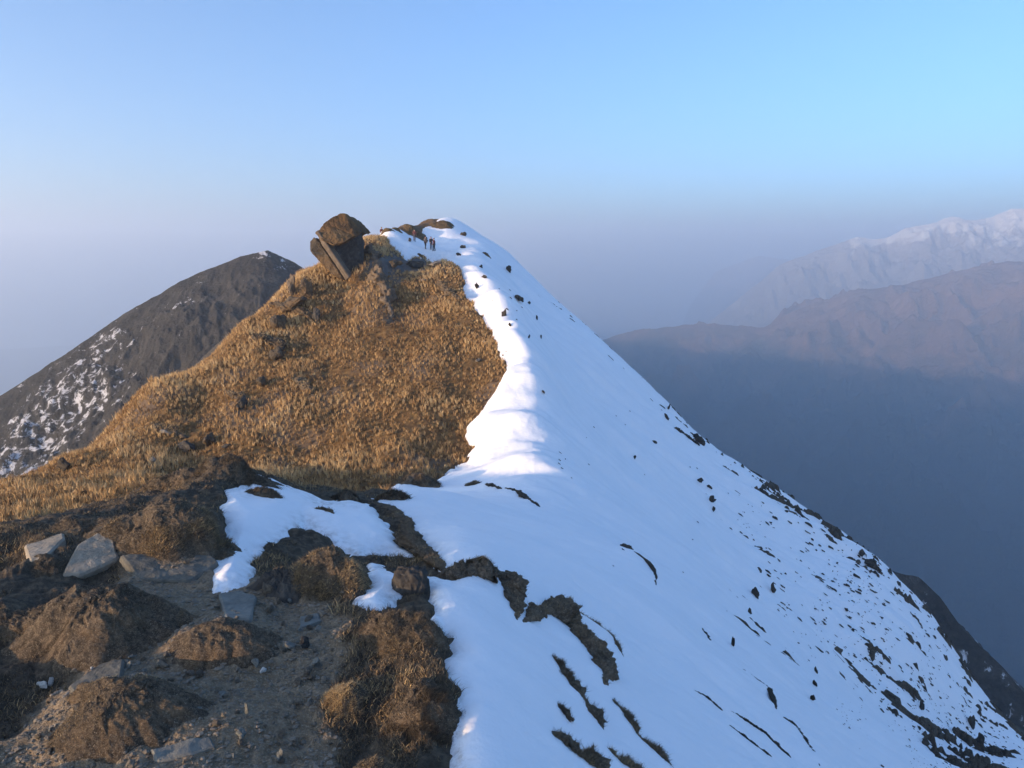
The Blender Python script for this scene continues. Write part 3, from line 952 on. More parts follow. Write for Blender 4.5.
def ledge(pts, wpx, name, label, cat, m, seed, grass=0, group=None, rise=0.9, y1=1e9, gh=(0.03, 0.08), gw=0.005, gt=0.45, sub=14):
    """a long bank of bare turf or rock where the snow has slipped: photo points along it, widths in px"""
    P = [hit(x, y, 0, y1) for x, y in pts]
    wl = wpx if isinstance(wpx, (list, tuple)) else [wpx] * len(P)
    # resample
    seg = [0]
    for a, b in zip(P, P[1:]):
        seg.append(seg[-1] + (b - a).length)
    nn = max(12, 2 * sub * (len(P) - 1))
    q = np.linspace(0, seg[-1], nn)
    C_ = np.stack([np.interp(q, seg, [v[i] for v in P]) for i in range(3)], 1)
    wid = np.interp(q, seg, [w_ * v.y / F for w_, v in zip(wl, P)])
    q0 = q / seg[-1]
    taper = np.clip(np.minimum(q0, 1 - q0) * 7, 0.0, 1) ** 0.5
    wid = wid * (0.18 + 0.82 * taper) * (1 + 0.5 * fbm(C_ + seed, max(seg[-1] / 7, 0.02), 3, 0.6, seed))
    C_ = C_ + np.stack([fbm(C_, max(seg[-1] / 6, 0.02), 3, 0.6, seed + k) for k in range(3)], 1) * (wid * 0.3)[:, None] * [1, 1, 0]
    T = np.gradient(C_, axis=0)
    T /= np.linalg.norm(T, axis=1)[:, None] + 1e-9
    upv = np.array([0.35, -0.15, 0.92])
    S_ = np.cross(T, upv)
    S_ /= np.linalg.norm(S_, axis=1)[:, None] + 1e-9
    U_ = np.cross(S_, T)
    U_ *= np.sign(U_[:, 2:3] + 1e-9)
    nr_ = 30
    th_ = np.linspace(0, 2 * math.pi, nr_, endpoint=False)
    V = (C_[:, None] + (S_ * wid[:, None])[:, None] * np.cos(th_)[None, :, None] * 0.55 + (U_ * wid[:, None] * rise)[:, None] * np.sin(th_)[None, :, None] * 0.5)
    V = V.reshape(-1, 3)
    off = V - np.repeat(C_, nr_, 0)
    wm = float(np.mean(wid))
    V = V + off * (0.42 * fbm(V, wm * 1.1, 2, 0.5, seed + 3) + 0.5 * fbm(V, wm * 0.35, 4, 0.65, seed + 6))[:, None]
    i = np.arange((nn - 1) * nr_)
    a, b = i // nr_, i % nr_
    q4 = np.stack([a * nr_ + b, a * nr_ + (b + 1) % nr_, (a + 1) * nr_ + (b + 1) % nr_, (a + 1) * nr_ + b], 1)
    V = np.vstack([V, C_[0], C_[-1]])
    e = np.arange(nr_)
    t3 = np.vstack([np.stack([(e + 1) % nr_, e, np.full(nr_, len(V) - 2)], 1), np.stack([e + (nn - 1) * nr_, (e + 1) % nr_ + (nn - 1) * nr_, np.full(nr_, len(V) - 1)], 1)])
    org = C_[len(C_) // 2]
    V = V - org
    root = link(name, mesh_np(name, V, [q4, t3], mats=[m]), None, Vector(org))
    tag(root, label, cat, group)
    if grass:
        tr = np.vstack([q4[:, [0, 1, 2]], q4[:, [0, 2, 3]]])
        # orient triangles upward for sampling
        A, B, C3 = V[tr[:, 0]], V[tr[:, 1]], V[tr[:, 2]]
        ctr = (A + B + C3) / 3
        cc = C_[np.clip(tr[:, 0] // nr_, 0, nn - 1)] - org
        flip = (np.cross(B - A, C3 - A) * (ctr - cc)).sum(1) < 0
        tr[flip] = tr[flip][:, [0, 2, 1]]
        blades_on(V, tr, 'grass_blades', root, grass, gh[0] * 0.5, gh[1] * 0.55, gw * 0.8, gt, m_turfgrass, 0.0, seed)
    return root


# ------------------------------------------------------------------ far terrain
def crest_mesh(name, pts, front, fl, back, bl, n_s, n_v, noise, seed, mats, attrs=None, spots=(), fdir=None, fcurve=0.0, vpow=1.6):
    """a mountain ridge: crest line in metres, flanks falling away to both sides, broken by gullies.
    front/back: slope, fl/bl: length in metres; noise: list of (amplitude, size, ridged)"""
    P = np.array([tuple(p) for p in pts], float)
    seg = np.concatenate([[0], np.cumsum(np.linalg.norm(np.diff(P[:, :2], axis=0), axis=1))])
    q = np.linspace(0, seg[-1], n_s)
    C_ = np.stack([np.interp(q, seg, P[:, k]) for k in range(3)], 1)
    if fdir is None:
        k = max(3, n_s // 12)
        T = np.stack([np.interp(np.clip(q + seg[-1] / 10, 0, seg[-1]), seg, P[:, i]) - np.interp(np.clip(q - seg[-1] / 10, 0, seg[-1]), seg, P[:, i]) for i in range(2)], 1)
        T /= np.linalg.norm(T, axis=1)[:, None]
        D = np.stack([T[:, 1], -T[:, 0]], 1)
    else:
        D = np.repeat(np.array([fdir], float), n_s, 0)
        D /= np.linalg.norm(D, axis=1)[:, None]
    w_ = np.linspace(0, 1, n_v) ** vpow
    v = np.concatenate([-(w_[::-1]) * bl, w_[1:] * fl])
    X = C_[:, None, 0] + D[:, None, 0] * v[None]
    Y = C_[:, None, 1] + D[:, None, 1] * v[None]
    av = np.abs(v)[None]
    Z = C_[:, None, 2] - np.where(v > 0, front * av * (1 + fcurve * av / fl), back * av)
    XYf = np.stack([X.ravel(), Y.ravel()], 1)
    dz = 0
    for i, (amp, size, rg) in enumerate(noise):
        dz = dz + amp * (fbm(XYf, size, 5, 0.52, seed + 31 * i, rg) - (0.75 if rg else 0))
    Z = Z + dz.reshape(X.shape) * np.clip(av / (noise[0][1] * 0.5) + 0.12, 0, 1)
    V = np.stack([X.ravel(), Y.ravel(), Z.ravel()], 1)
    at_ = {}
    if spots:
        at_['snowy'] = np.clip(sum(np.exp(-((V - np.array(c)[None]) ** 2 @ np.array([1, 1, 1.0])) / r ** 2) for c, r in spots), 0, 1.2)
    me = mesh_np(name, V, [grid_faces(n_s, len(v))], mats=mats, attrs=at_)
    return tag(link(name, me), kind='structure')


def hill_mat(name, stops, scale, snow=None, snow_scale=0.05, snow_cut=0.55, height=None, forest_shade=None, spots=False):
    m, n, bs, N, L = mat(name)
    c = objco(n)
    a, b = noise_node(n, c, scale, 8, 0.65), noise_node(n, c, scale * 7, 6, 0.7)
    col = ramp(n, a, stops)
    col = mixc(n, 0.4, col, ramp(n, b, stops))
    if forest_shade:
        sp = n.nodes.new('ShaderNodeSeparateXYZ')
        L(c, sp.inputs[0])
        fk = math_node(n, 'MULTIPLY', math_node(n, 'SUBTRACT', forest_shade[0], math_node(n, 'ADD', sp.outputs[2], math_node(n, 'MULTIPLY', math_node(n, 'SUBTRACT', a, 0.5), 900.0))), 1.0 / forest_shade[1], True)
        col = mixc(n, fk, col, (0.022, 0.032, 0.022))  # dark green low down: forest tone that also paints the valley side's shade deeper
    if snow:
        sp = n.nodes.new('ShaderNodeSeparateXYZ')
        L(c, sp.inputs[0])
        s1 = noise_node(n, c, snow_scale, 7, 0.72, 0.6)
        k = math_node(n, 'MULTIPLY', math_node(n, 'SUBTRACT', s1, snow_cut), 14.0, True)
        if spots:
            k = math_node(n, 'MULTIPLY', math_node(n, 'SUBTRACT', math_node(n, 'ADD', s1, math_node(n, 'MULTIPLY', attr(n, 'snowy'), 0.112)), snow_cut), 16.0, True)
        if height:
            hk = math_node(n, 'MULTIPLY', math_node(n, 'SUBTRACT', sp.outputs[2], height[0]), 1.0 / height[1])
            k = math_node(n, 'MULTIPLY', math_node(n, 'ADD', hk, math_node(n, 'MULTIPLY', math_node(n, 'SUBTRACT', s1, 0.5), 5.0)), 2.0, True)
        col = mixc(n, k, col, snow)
    L(col, bs.inputs['Base Color'])
    bs.inputs['Roughness'].default_value = 0.95
    bs.inputs['Specular IOR Level'].default_value = 0.1
    bump(n, bs, [(a, 0.6, 0.5 / scale), (b, 0.6, 0.1 / scale)])
    return m


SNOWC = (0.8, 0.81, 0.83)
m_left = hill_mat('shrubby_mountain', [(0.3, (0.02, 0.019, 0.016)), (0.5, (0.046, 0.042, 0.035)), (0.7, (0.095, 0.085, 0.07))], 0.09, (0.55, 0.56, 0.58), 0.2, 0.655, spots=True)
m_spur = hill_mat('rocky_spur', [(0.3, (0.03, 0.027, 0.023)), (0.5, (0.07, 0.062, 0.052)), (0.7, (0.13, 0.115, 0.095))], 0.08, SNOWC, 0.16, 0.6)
m_far = hill_mat('far_mountain', [(0.3, (0.07, 0.045, 0.03)), (0.5, (0.16, 0.09, 0.055)), (0.7, (0.26, 0.15, 0.09))], 0.004, (0.4, 0.33, 0.26), 0.003, 0.66, forest_shade=(-420, 260))
m_peak = hill_mat('snow_peak', [(0.3, (0.16, 0.15, 0.15)), (0.5, (0.22, 0.2, 0.19)), (0.7, (0.3, 0.27, 0.25))], 0.006, (0.5, 0.5, 0.5), 0.004, 0.5, (90, 160))  # snow dulled and rock paled, so the fading by haze sits in the colours
m_massif = hill_mat('ridge_flank', [(0.3, (0.05, 0.045, 0.035)), (0.5, (0.1, 0.085, 0.06)), (0.7, (0.18, 0.15, 0.1))], 0.02, SNOWC, 0.015, 0.62)
m_plain = hill_mat('valley_floor', [(0.3, (0.05, 0.055, 0.035)), (0.6, (0.1, 0.1, 0.07))], 0.002)

FLOOR = -1400.0
# the hill on the left, a continuation of the same ridge
crest_mesh('mountain', [at(-250, 505, 300), at(-120, 450, 330), at(0, 396, 360), at(60, 358, 372), at(120, 316, 385), at(180, 281, 395), at(240, 256, 402), at(268, 250, 405),
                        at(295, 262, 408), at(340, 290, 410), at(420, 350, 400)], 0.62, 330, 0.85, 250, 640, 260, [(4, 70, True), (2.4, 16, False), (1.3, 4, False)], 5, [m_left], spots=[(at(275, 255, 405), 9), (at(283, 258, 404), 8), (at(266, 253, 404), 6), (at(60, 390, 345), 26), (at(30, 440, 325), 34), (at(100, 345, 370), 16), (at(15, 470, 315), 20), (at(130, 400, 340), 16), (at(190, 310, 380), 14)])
# dark spurs low on the right, beyond the snow
crest_mesh('mountain', [at(840, 560, 210), at(888, 571, 215), at(918, 577, 215), at(940, 596, 212), at(965, 630, 207), at(1003, 668, 200), at(1060, 735, 190), at(1180, 880, 170)],
           1.0, 160, 0.9, 120, 300, 120, [(4.5, 35, True), (1.6, 9, False), (0.5, 2.5, False)], 15, [m_spur], fdir=(-0.75, -0.66))
crest_mesh('mountain', [at(900, 600, 460), at(960, 630, 470), at(1024, 688, 460), at(1120, 790, 430), at(1300, 980, 400)],
           0.9, 380, 0.9, 260, 200, 90, [(10, 80, True), (3, 20, False)], 25, [m_spur], fdir=(-0.6, -0.8))
# our ridge behind the camera, plus an unseen run ahead added to shade the valley
crest_mesh('mountain', [(-300, -3500, -160), (-120, -1200, -60), (-20, -300, -30), (-2, -30, -12), (-1, 8, -9), (-6, 45, -24), (-10, 80, -14), (-15, 118, -8), (-60, 220, -40), (-130, 400, -14), (-200, 700, -60),
                        (-300, 1300, -110), (-360, 1750, -190), (-400, 2050, -150), (-430, 2300, -215), (-470, 2600, -180), (-500, 2950, -290), (-520, 3200, -235), (-560, 3550, -330), (-600, 3900, -270), (-650, 4400, -370), (-720, 5000, -310), (-900, 6500, -420)], 0.78, 1800, 0.7, 1950, 700, 110,  # crest heights zigzag to give the valley shadow a ragged edge
           [(16, 160, True), (4, 40, False)], 35, [m_massif], vpow=2.2)
# the mountain across the valley
crest_mesh('mountain', [at(380, 380, 5200), at(480, 362, 4900), at(560, 350, 4600), at(612, 337, 4400), at(650, 331, 4300), at(700, 322, 4200), at(742, 326, 4150), at(765, 327, 4100), at(800, 305, 4050),
                        at(850, 291, 4000), at(880, 290, 3980), at(920, 281, 3950), at(960, 272, 3900), at(1000, 266, 3850), at(1024, 263, 3850), at(1150, 245, 3750), at(1400, 225, 3500), at(1900, 260, 3000)],
           0.52, 2400, 0.6, 1500, 600, 200, [(170, 800, True), (50, 200, True), (14, 50, False)], 45, [m_far])
# a fainter range behind it and the snow peaks
crest_mesh('mountain', [at(660, 380, 11300), at(690, 305, 11300), at(715, 272, 11200), at(735, 264, 11100), at(760, 255, 11000), at(790, 259, 10900), at(850, 260, 10800), at(900, 264, 10700), at(1024, 270, 10600), at(1300, 275, 10500)],
           0.5, 2000, 0.6, 1300, 320, 80, [(60, 500, True), (25, 120, True)], 55, [m_far])
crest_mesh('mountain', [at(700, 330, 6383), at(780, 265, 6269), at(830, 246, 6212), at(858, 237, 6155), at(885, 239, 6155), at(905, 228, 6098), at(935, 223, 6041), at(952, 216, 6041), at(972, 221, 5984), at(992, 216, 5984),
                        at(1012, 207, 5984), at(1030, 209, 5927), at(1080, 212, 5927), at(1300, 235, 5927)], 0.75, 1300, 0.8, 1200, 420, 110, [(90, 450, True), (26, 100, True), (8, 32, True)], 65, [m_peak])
bm = bmesh.new()
bmesh.ops.create_circle(bm, cap_ends=True, segments=96, radius=13000)
gme = bpy.data.meshes.new('valley')
bm.to_mesh(gme)
bm.free()
gme.materials.append(m_plain)
tag(link('terrain', gme, None, (0, 0, FLOOR)), kind='structure')

# ------------------------------------------------------------------ the air
bm = bmesh.new()
bmesh.ops.create_cube(bm, size=1)
hme = bpy.data.meshes.new('haze')
bm.to_mesh(hme)
bm.free()
haze = link('haze', hme)
HZT, HZB = 450.0, FLOOR - 700
haze.scale = (27000, 27000, HZT - HZB)
haze.location = (0, 0, (HZT + HZB) / 2)
tag(haze, kind='stuff')
m_haze = bpy.data.materials.new('haze')
m_haze.use_nodes = True
n = m_haze.node_tree
n.nodes.remove(n.nodes['Principled BSDF'])
pv = n.nodes.new('ShaderNodeVolumePrincipled')
pv.inputs['Density Attribute'].default_value = ''
pv.inputs['Color'].default_value = (0.81, 0.90, 1.0, 1)
pv.inputs['Density'].default_value = 2.5e-4
pv.inputs['Anisotropy'].default_value = 0.42
n.links.new(pv.outputs[0], n.nodes['Material Output'].inputs['Volume'])
hme.materials.append(m_haze)

# ------------------------------------------------------------------ the near ridge: boulders, hummocks, stones
for h_ in HUMMOCKS:
    h_(lump)


def slab(pts, thick, m, name, label, cat, seed, lean=(0, 0, 1), rough=0.05, y1=30.0, lift=0.0, group=None):
    """a flat stone: photo outline laid on the ground, given a real thickness"""
    P = [hit(x, y, 0, y1) for x, y in pts]
    c = sum(P, Vector()) / len(P)
    nrm = Vector()
    for k in range(len(P)):
        nrm += (P[k] - c).cross(P[(k + 1) % len(P)] - c)
    nrm.normalize()
    if nrm.z < 0:
        nrm = -nrm
    bm = bmesh.new()
    top, bot = [], []
    for p in P:
        q = (p - c)
        q = q - nrm * q.dot(nrm)
        top.append(bm.verts.new(q + nrm * (thick * 0.5 + lift)))
        bot.append(bm.verts.new(q * 1.06 - nrm * thick))
    bm.faces.new(top)
    bm.faces.new(bot[::-1])
    for k in range(len(P)):
        bm.faces.new((top[k], bot[k], bot[(k + 1) % len(P)], top[(k + 1) % len(P)]))
    bmesh.ops.recalc_face_normals(bm, faces=list(bm.faces))
    bmesh.ops.bevel(bm, geom=list(bm.edges), offset=thick * 0.25, segments=1, affect='EDGES', clamp_overlap=True)
    bmesh.ops.triangulate(bm, faces=list(bm.faces))
    for _ in range(4):
        bmesh.ops.subdivide_edges(bm, edges=[e for e in bm.edges if e.calc_length() > thick * 0.5], cuts=1)
        bmesh.ops.triangulate(bm, faces=list(bm.faces))
    size = max((p - c).length for p in P)
    V, Fc = finish_rough(bm, seed, rough, (size, size, size))
    return tag(link(name, mesh_np(name, V, [Fc], smooth=False, mats=[m]), None, c), label, cat, group)


slab([(218, 596), (240, 592), (257, 600), (250, 622), (226, 622)], 0.05, m_slate, 'flat_stone', 'flat blue grey stone slab below the tip of the snow patch', 'stone slab', 1)
slab([(62, 576), (78, 548), (98, 536), (114, 540), (118, 560), (100, 572), (80, 578)], 0.07, m_pale, 'pale_rock', 'large pale tan rock face catching sun on the left crest', 'rock', 2, rough=0.035)
slab([(26, 552), (40, 540), (64, 536), (66, 544), (46, 556), (30, 562)], 0.07, m_pale, 'pale_rock', 'smaller pale rock behind the round turf clump', 'rock', 3, rough=0.035)
slab([(122, 562), (160, 552), (206, 550), (218, 566), (190, 582), (140, 580)], 0.05, m_bed, 'bedrock_slab', 'broad dark grey bedrock slab beneath the grassy mound', 'rock', 4, rough=0.05)
slab([(150, 752), (190, 740), (210, 738), (216, 750), (196, 754), (158, 764)], 0.04, m_slate, 'flat_stone', 'long narrow stone edge in the path at the bottom', 'stone slab', 5)
slab([(70, 690), (100, 664), (124, 664), (118, 690), (84, 704)], 0.03, m_bed, 'bedrock_slab', 'grey green bedrock patch between the two left hummocks', 'rock', 6)
slab([(300, 618), (318, 614), (322, 622), (300, 628)], 0.025, m_slate, 'flat_stone', 'thin pale grey stone flake in the middle of the path', 'stone slab', 7)

STONES = [(255, 662, 15, 18, m_slate, 'square grey green stone standing on the path'), (263, 670, 9, 8, m_quartz, 'small white stone touching the grey green stone'),
          (223, 627, 14, 11, m_quartz, 'pale yellowish quartz stone perched on a hummock'), (308, 671, 17, 12, m_rock, 'brownish flat stone on the right of the path'),
          (298, 681, 15, 9, m_rock, 'grey brown stone just below the brownish flat stone'), (303, 643, 24, 12, m_dark, 'dark stone half buried in the path'),
          (280, 754, 12, 16, m_slate, 'grey oval stone near the bottom of the path'), (247, 706, 6, 24, m_slate, 'thin upright sliver of stone in the path'),
          (40, 686, 16, 8, m_quartz, 'white quartz lump in the soil at far left'), (51, 680, 8, 14, m_quartz, 'narrow white quartz streak beside the quartz lump'),
          (222, 694, 14, 5, m_slate, 'low grey stone in the path under the hummock'), (186, 562, 8, 6, m_rock, 'small grey stone on the bedrock slab'),
          (92, 668, 6, 9, m_quartz, 'small upright white stone on the bedrock patch'), (282, 760, 9, 7, m_rock, 'small stone beside the grey oval stone'),
          (268, 586, 14, 18, m_rock, 'grey stone at the foot of the dark rocky mound'), (152, 460, 10, 8, m_pale, 'white rock on the golden slope at the left'),
          (240, 742, 12, 6, m_rock, 'grey stone right of the long stone edge'), (372, 506, 10, 6, m_dark, 'dark stone in the trodden groove'),
          (310, 700, 8, 6, m_slate, 'bluish pebble left of the golden tuft'), (330, 590, 8, 6, m_rock, 'grey stone under the tufted hummock')]
for i, (px, py, w_, h_, m, lab) in enumerate(STONES):
    put_rock(px, py, w_, h_, m, 'stone', lab, 'stone', k=i, y1=60, tilt=0.2)
rs = random.Random(5)
cnt = 0
while cnt < 170:
    px, py = rs.uniform(0, 345), rs.uniform(600, 766)
    p = hit(px, py)
    if float(samp(dirtz, p.x, p.y)[0]) < 0.45:
        continue
    sz = 3.2 + 8.5 * rs.random() ** 2.4
    put_rock(px, py, sz * rs.uniform(1, 1.7), sz, rs.choice([m_rock, m_rock, m_slate, m_pale]), 'stone', 'small loose stone lying on the dirt path', 'stone', 'loose stones on the dirt path', tilt=0.4)
    cnt += 1

# ------------------------------------------------------------------ bare ledges in the snow
LEDGES = [
    ([(368, 503), (385, 508), (406, 524), (413, 540), (430, 556), (446, 572)], [10, 12, 14, 18, 18, 12], 'turf_bank', 'long dark turf bank running down beside the trodden groove', m_turf, 3200, 0.9),
    ([(440, 574), (462, 572), (486, 572), (506, 580), (516, 598), (517, 620)], [8, 16, 24, 26, 20, 6], 'turf_bank', 'hooked turf bank curling round the head of the lower snow', m_turf, 3600, 1.2),
    ([(523, 622), (540, 612), (556, 608), (572, 618), (582, 640), (596, 656), (605, 668), (604, 684)], [8, 14, 20, 20, 16, 14, 16, 8], 'turf_bank', 'black curved turf ledge in the middle of the snow', m_turf, 3200, 1.1),
    ([(576, 610), (598, 624), (614, 638), (624, 657)], [2, 4, 5, 2], 'turf_bank', 'thin brown turf streak right of the black curved ledge', m_turf, 500, 0.6),
    ([(552, 655), (575, 688), (597, 718), (604, 730)], [7, 11, 12, 6], 'turf_bank', 'straight brown turf strip below the curved ledge', m_turf, 1800, 0.7),
    ([(558, 704), (564, 712), (570, 720)], [6, 9, 6], 'turf_bank', 'short oval turf patch alone on the lower snow', m_turf, 400, 0.7),
    ([(552, 733), (568, 745), (584, 756), (610, 772)], [9, 14, 16, 14], 'turf_bank', 'wide turf strip cut by the bottom border', m_turf, 2200, 0.7),
    ([(612, 699), (626, 714), (638, 735), (655, 750), (674, 768)], [4, 8, 7, 7, 6], 'turf_bank', 'long narrow turf strip slanting to the bottom border', m_turf, 1800, 0.7),
    ([(606, 746), (622, 762), (643, 770)], [4, 9, 6], 'turf_bank', 'small turf strip left of the long narrow strip at the bottom', m_turf, 700, 0.7),
    ([(624, 547), (634, 552), (642, 557), (653, 571), (656, 585)], [7, 2, 3, 7, 5], 'turf_bank', 'lone hooked dark crack in the smooth snow', m_slope, 300, 0.8),
    ([(694, 690), (708, 698), (723, 711)], [2, 4, 2], 'turf_bank', 'short dark streak, upper left of the lower streaks', m_slope, 0, 0.6),
    ([(731, 711), (748, 721), (764, 732), (780, 748), (791, 758)], [2, 3, 3, 5, 3], 'turf_bank', 'long thin dark streak widening at its lower end', m_slope, 0, 0.6),
    ([(783, 717), (796, 726), (806, 740), (820, 766)], [4, 6, 4, 5], 'turf_bank', 'dark streak with thick head, rightmost of the lower streaks', m_slope, 0, 0.6),
    ([(729, 725), (750, 741), (772, 757)], [2, 4, 3], 'turf_bank', 'thin brown streak nearest the bottom border', m_slope, 0, 0.6),
    ([(743, 669), (757, 679), (770, 690), (776, 709)], [2, 2, 5, 5], 'turf_bank', 'dark streak bending down like a comma', m_slope, 0, 0.6),
    ([(702, 628), (706, 634), (710, 641)], [2, 3, 2], 'turf_bank', 'tiny dark dash in open snow', m_slope, 0, 0.6),
    ([(505, 488), (518, 492), (530, 500), (540, 507)], [3, 4, 3, 2], 'turf_bank', 'thin dark edge in the snow above the saddle', m_slope, 0, 0.7),
    ([(484, 484), (494, 486), (502, 489)], [3, 4, 2], 'turf_bank', 'short dark edge beside the saddle tussock', m_slope, 0, 0.7),
    ([(690, 432), (696, 437), (702, 445)], [4, 6, 4], 'turf_bank', 'black rocky rib on the snow skyline', m_slope, 0, 0.8),
    ([(674, 428), (684, 434), (700, 446)], [3, 5, 4], 'turf_bank', 'thin dark rib left on the snow skyline', m_slope, 0, 0.8),
    ([(315, 508), (326, 510), (334, 514)], [4, 6, 3], 'turf_bank', 'small dark turf flake in the left snow patch', m_turf, 200, 0.6),
]
for i, (pts, wd, nm, lab, m, gr, rise) in enumerate(LEDGES):
    m = m_strip if m is m_turf and 0 < i < 9 else m
    ledge(pts, wd, nm, lab, 'turf bank', m, 200 + i * 3, grass=gr, rise=rise * (0.62 if i < 3 else 0.5 if i < 9 else 1.0), gw=0.005 if i < 9 else 0.012, gt=0.55)

# ------------------------------------------------------------------ rocks on the snow flank
BIG = [(700, 478, 9, 10, 'round dark rock, topmost of the cluster on the snow'), (709, 486, 8, 6, 'flat dark rock inside the snow cluster'), (712, 496, 10, 13, 'largest dark rock of the cluster on the snow'), (714, 508, 7, 8, 'lowest dark rock of the snow cluster'),
       (756, 589, 13, 17, 'square black rock standing out of the snow flank'), (750, 609, 7, 10, 'small black rock below the square black rock'), (773, 584, 8, 18, 'narrow black rock right of the square black rock'),
       (733, 638, 6, 17, 'slim upright dark rock in the middle of the snow'), (816, 668, 4, 10, 'top stone of a vertical string of dark rocks'), (815, 680, 5, 12, 'middle stone of a vertical string of dark rocks'), (813, 695, 8, 14, 'bottom stone of a vertical string of dark rocks'),
       (847, 609, 8, 6, 'isolated dark rock halfway down the lower flank'), (853, 629, 7, 5, 'dark rock just under the isolated one'), (922, 703, 9, 14, 'big dark rock on the speckled lower flank'), (971, 715, 12, 22, 'long black rock rib near the right border'),
       (981, 735, 12, 18, 'black rock under the long rib at the right border'), (872, 561, 16, 10, 'black crag on the lower snow skyline'), (862, 553, 9, 7, 'small crag left of the black skyline crag'), (762, 490, 12, 6, 'dark rock on the snow skyline above the cluster'),
       (787, 511, 6, 4, 'small rock on the snow skyline'), (668, 405, 5, 9, 'dark upright rock on the upper snow skyline'), (667, 414, 6, 11, 'dark rock under the upright one on the skyline'), (655, 442, 9, 3, 'thin flat rock in the upper snow'),
       (635, 456, 4, 6, 'small brown rock in open snow'), (509, 266, 9, 13, 'dark crag on the summit skyline'), (518, 296, 13, 11, 'largest dark crag on the upper snow'), (504, 310, 6, 13, 'upright dark rock left below the largest crag'),
       (510, 324, 5, 6, 'small dark rock under the upright one'), (484, 276, 9, 5, 'flat dark rock by the summit snow'), (477, 284, 5, 12, 'upright dark rock at the snow ridge edge'), (481, 266, 6, 4, 'small rock near the summit ridge'),
       (463, 233, 8, 6, 'dark rock on the summit edge'), (463, 246, 8, 5, 'brown flat rock below the summit edge'), (529, 302, 4, 5, 'small rock right of the largest crag'), (537, 316, 3, 9, 'slim rock on the upper right skyline'),
       (529, 335, 3, 8, 'thin dark rock in the upper snow'), (541, 335, 3, 8, 'thin dark rock near the upper skyline'), (543, 391, 5, 5, 'brown stone at the lit snow lip'), (459, 254, 10, 4, 'flat dark rock beside the hikers'),
       (410, 239, 6, 6, 'dark rock left of the hikers on summit snow'), (503, 355, 3, 3, 'pale pebble at the edge of the lit snow')]
for i, (px, py, w_, h_, lab) in enumerate(BIG):
    put_rock(px, py, w_, h_, m_slope, 'rock', lab, 'rock', k=i, tilt=0.4, sink=0.55)
rs = random.Random(21)
cl = [(rs.uniform(760, 1010), rs.uniform(500, 768)) for _ in range(60)]
cnt = 0
spx = []
while cnt < 250:
    if rs.random() < 0.7:
        c_ = rs.choice(cl)
        px, py = c_[0] + rs.gauss(0, 7), c_[1] + rs.gauss(0, 12)
    else:
        px, py = rs.uniform(700, 1020), rs.uniform(470, 768)
    d_ = float(sdf(SPECK, np.array([px]), np.array([py]))[0])
    if d_ < -6 or px > 1022 or py > 767:
        continue
    sky_y = 440 + (px - 700) * 0.93
    e_ = (py - sky_y) / 160
    if rs.random() < e_ * 0.75:
        continue
    sz = 1.7 + 3.8 * rs.random() ** 2.2
    spx.append((px, py, sz))
    cnt += 1
for px, py, sz in spx:
    put_rock(px, py, sz * rs.uniform(0.8, 1.6), sz * rs.uniform(0.7, 1.3), m_slope, 'rock', 'small dark rock in the speckled lower part of the snow flank', 'rock', 'rocks speckling the lower snow flank', fall=True, sink=0.6)
rs = random.Random(33)
for base_, spread, nn_, lo in (((575, 470), (12, 10), 7, 1.2), ((600, 400), (40, 40), 9, 1.0), ((520, 310), (16, 22), 12, 1.2), ((690, 520), (40, 40), 10, 1.1)):
    for _ in range(nn_):
        px, py = base_[0] + rs.gauss(0, 1) * spread[0], base_[1] + rs.gauss(0, 1) * spread[1]
        if py < 225 + (px - 455) * 0.9 + 8:
            continue
        put_rock(px, py, lo * rs.uniform(1, 2.2), lo * rs.uniform(1, 2.2), m_slope, 'rock', 'tiny dark rock tip in the upper snow', 'rock', 'rock tips dotting the upper snow', fall=True, sink=0.6)
# thousands of smaller rock tips: too many to count
nn_ = 9000
px, py = RNG.uniform(700, 1040, nn_), RNG.uniform(440, 790, nn_)
d_ = sdf(SPECK, px, py)
cn = fbm(np.stack([px * 1.3, py * 0.8], 1), 26, 4, 0.6, 91)
okk = (RNG.uniform(0, 1, nn_) < np.clip(0.02 + 0.7 * cn + sstep(-4, 40, d_) * 0.12 + (px - 840) / 700, 0, 0.8)) & (d_ > -14)
pts = [hit(x, y) for x, y in zip(px[okk], py[okk])]
pts = np.array([p for p in pts])
iv, if_ = ico(1)
k_ = len(pts)
s_ = pts[:, 1] / F * (0.35 + 1.0 * RNG.uniform(0, 1, k_) ** 3)
V = iv[None] * (1 + RNG.uniform(-0.4, 0.4, (k_, len(iv), 1))) * (s_[:, None, None] * np.stack([RNG.uniform(0.5, 1.4, k_), RNG.uniform(0.5, 1.4, k_), RNG.uniform(0.5, 1.2, k_)], 1)[:, None])
V = V + (V @ np.array([0.62, -0.1, -0.6]))[..., None] * np.array([0.62, -0.1, -0.6]) * RNG.uniform(0, 2.2, k_)[:, None, None] + pts[:, None]
Fc = (if_[None] + (np.arange(k_) * len(iv))[:, None, None]).reshape(-1, 3)
tag(link('rubble', mesh_np('rubble', V.reshape(-1, 3), [Fc], smooth=False, mats=[m_slope])), 'fine dark rubble showing through the thin lower snow', 'rubble', kind='stuff')

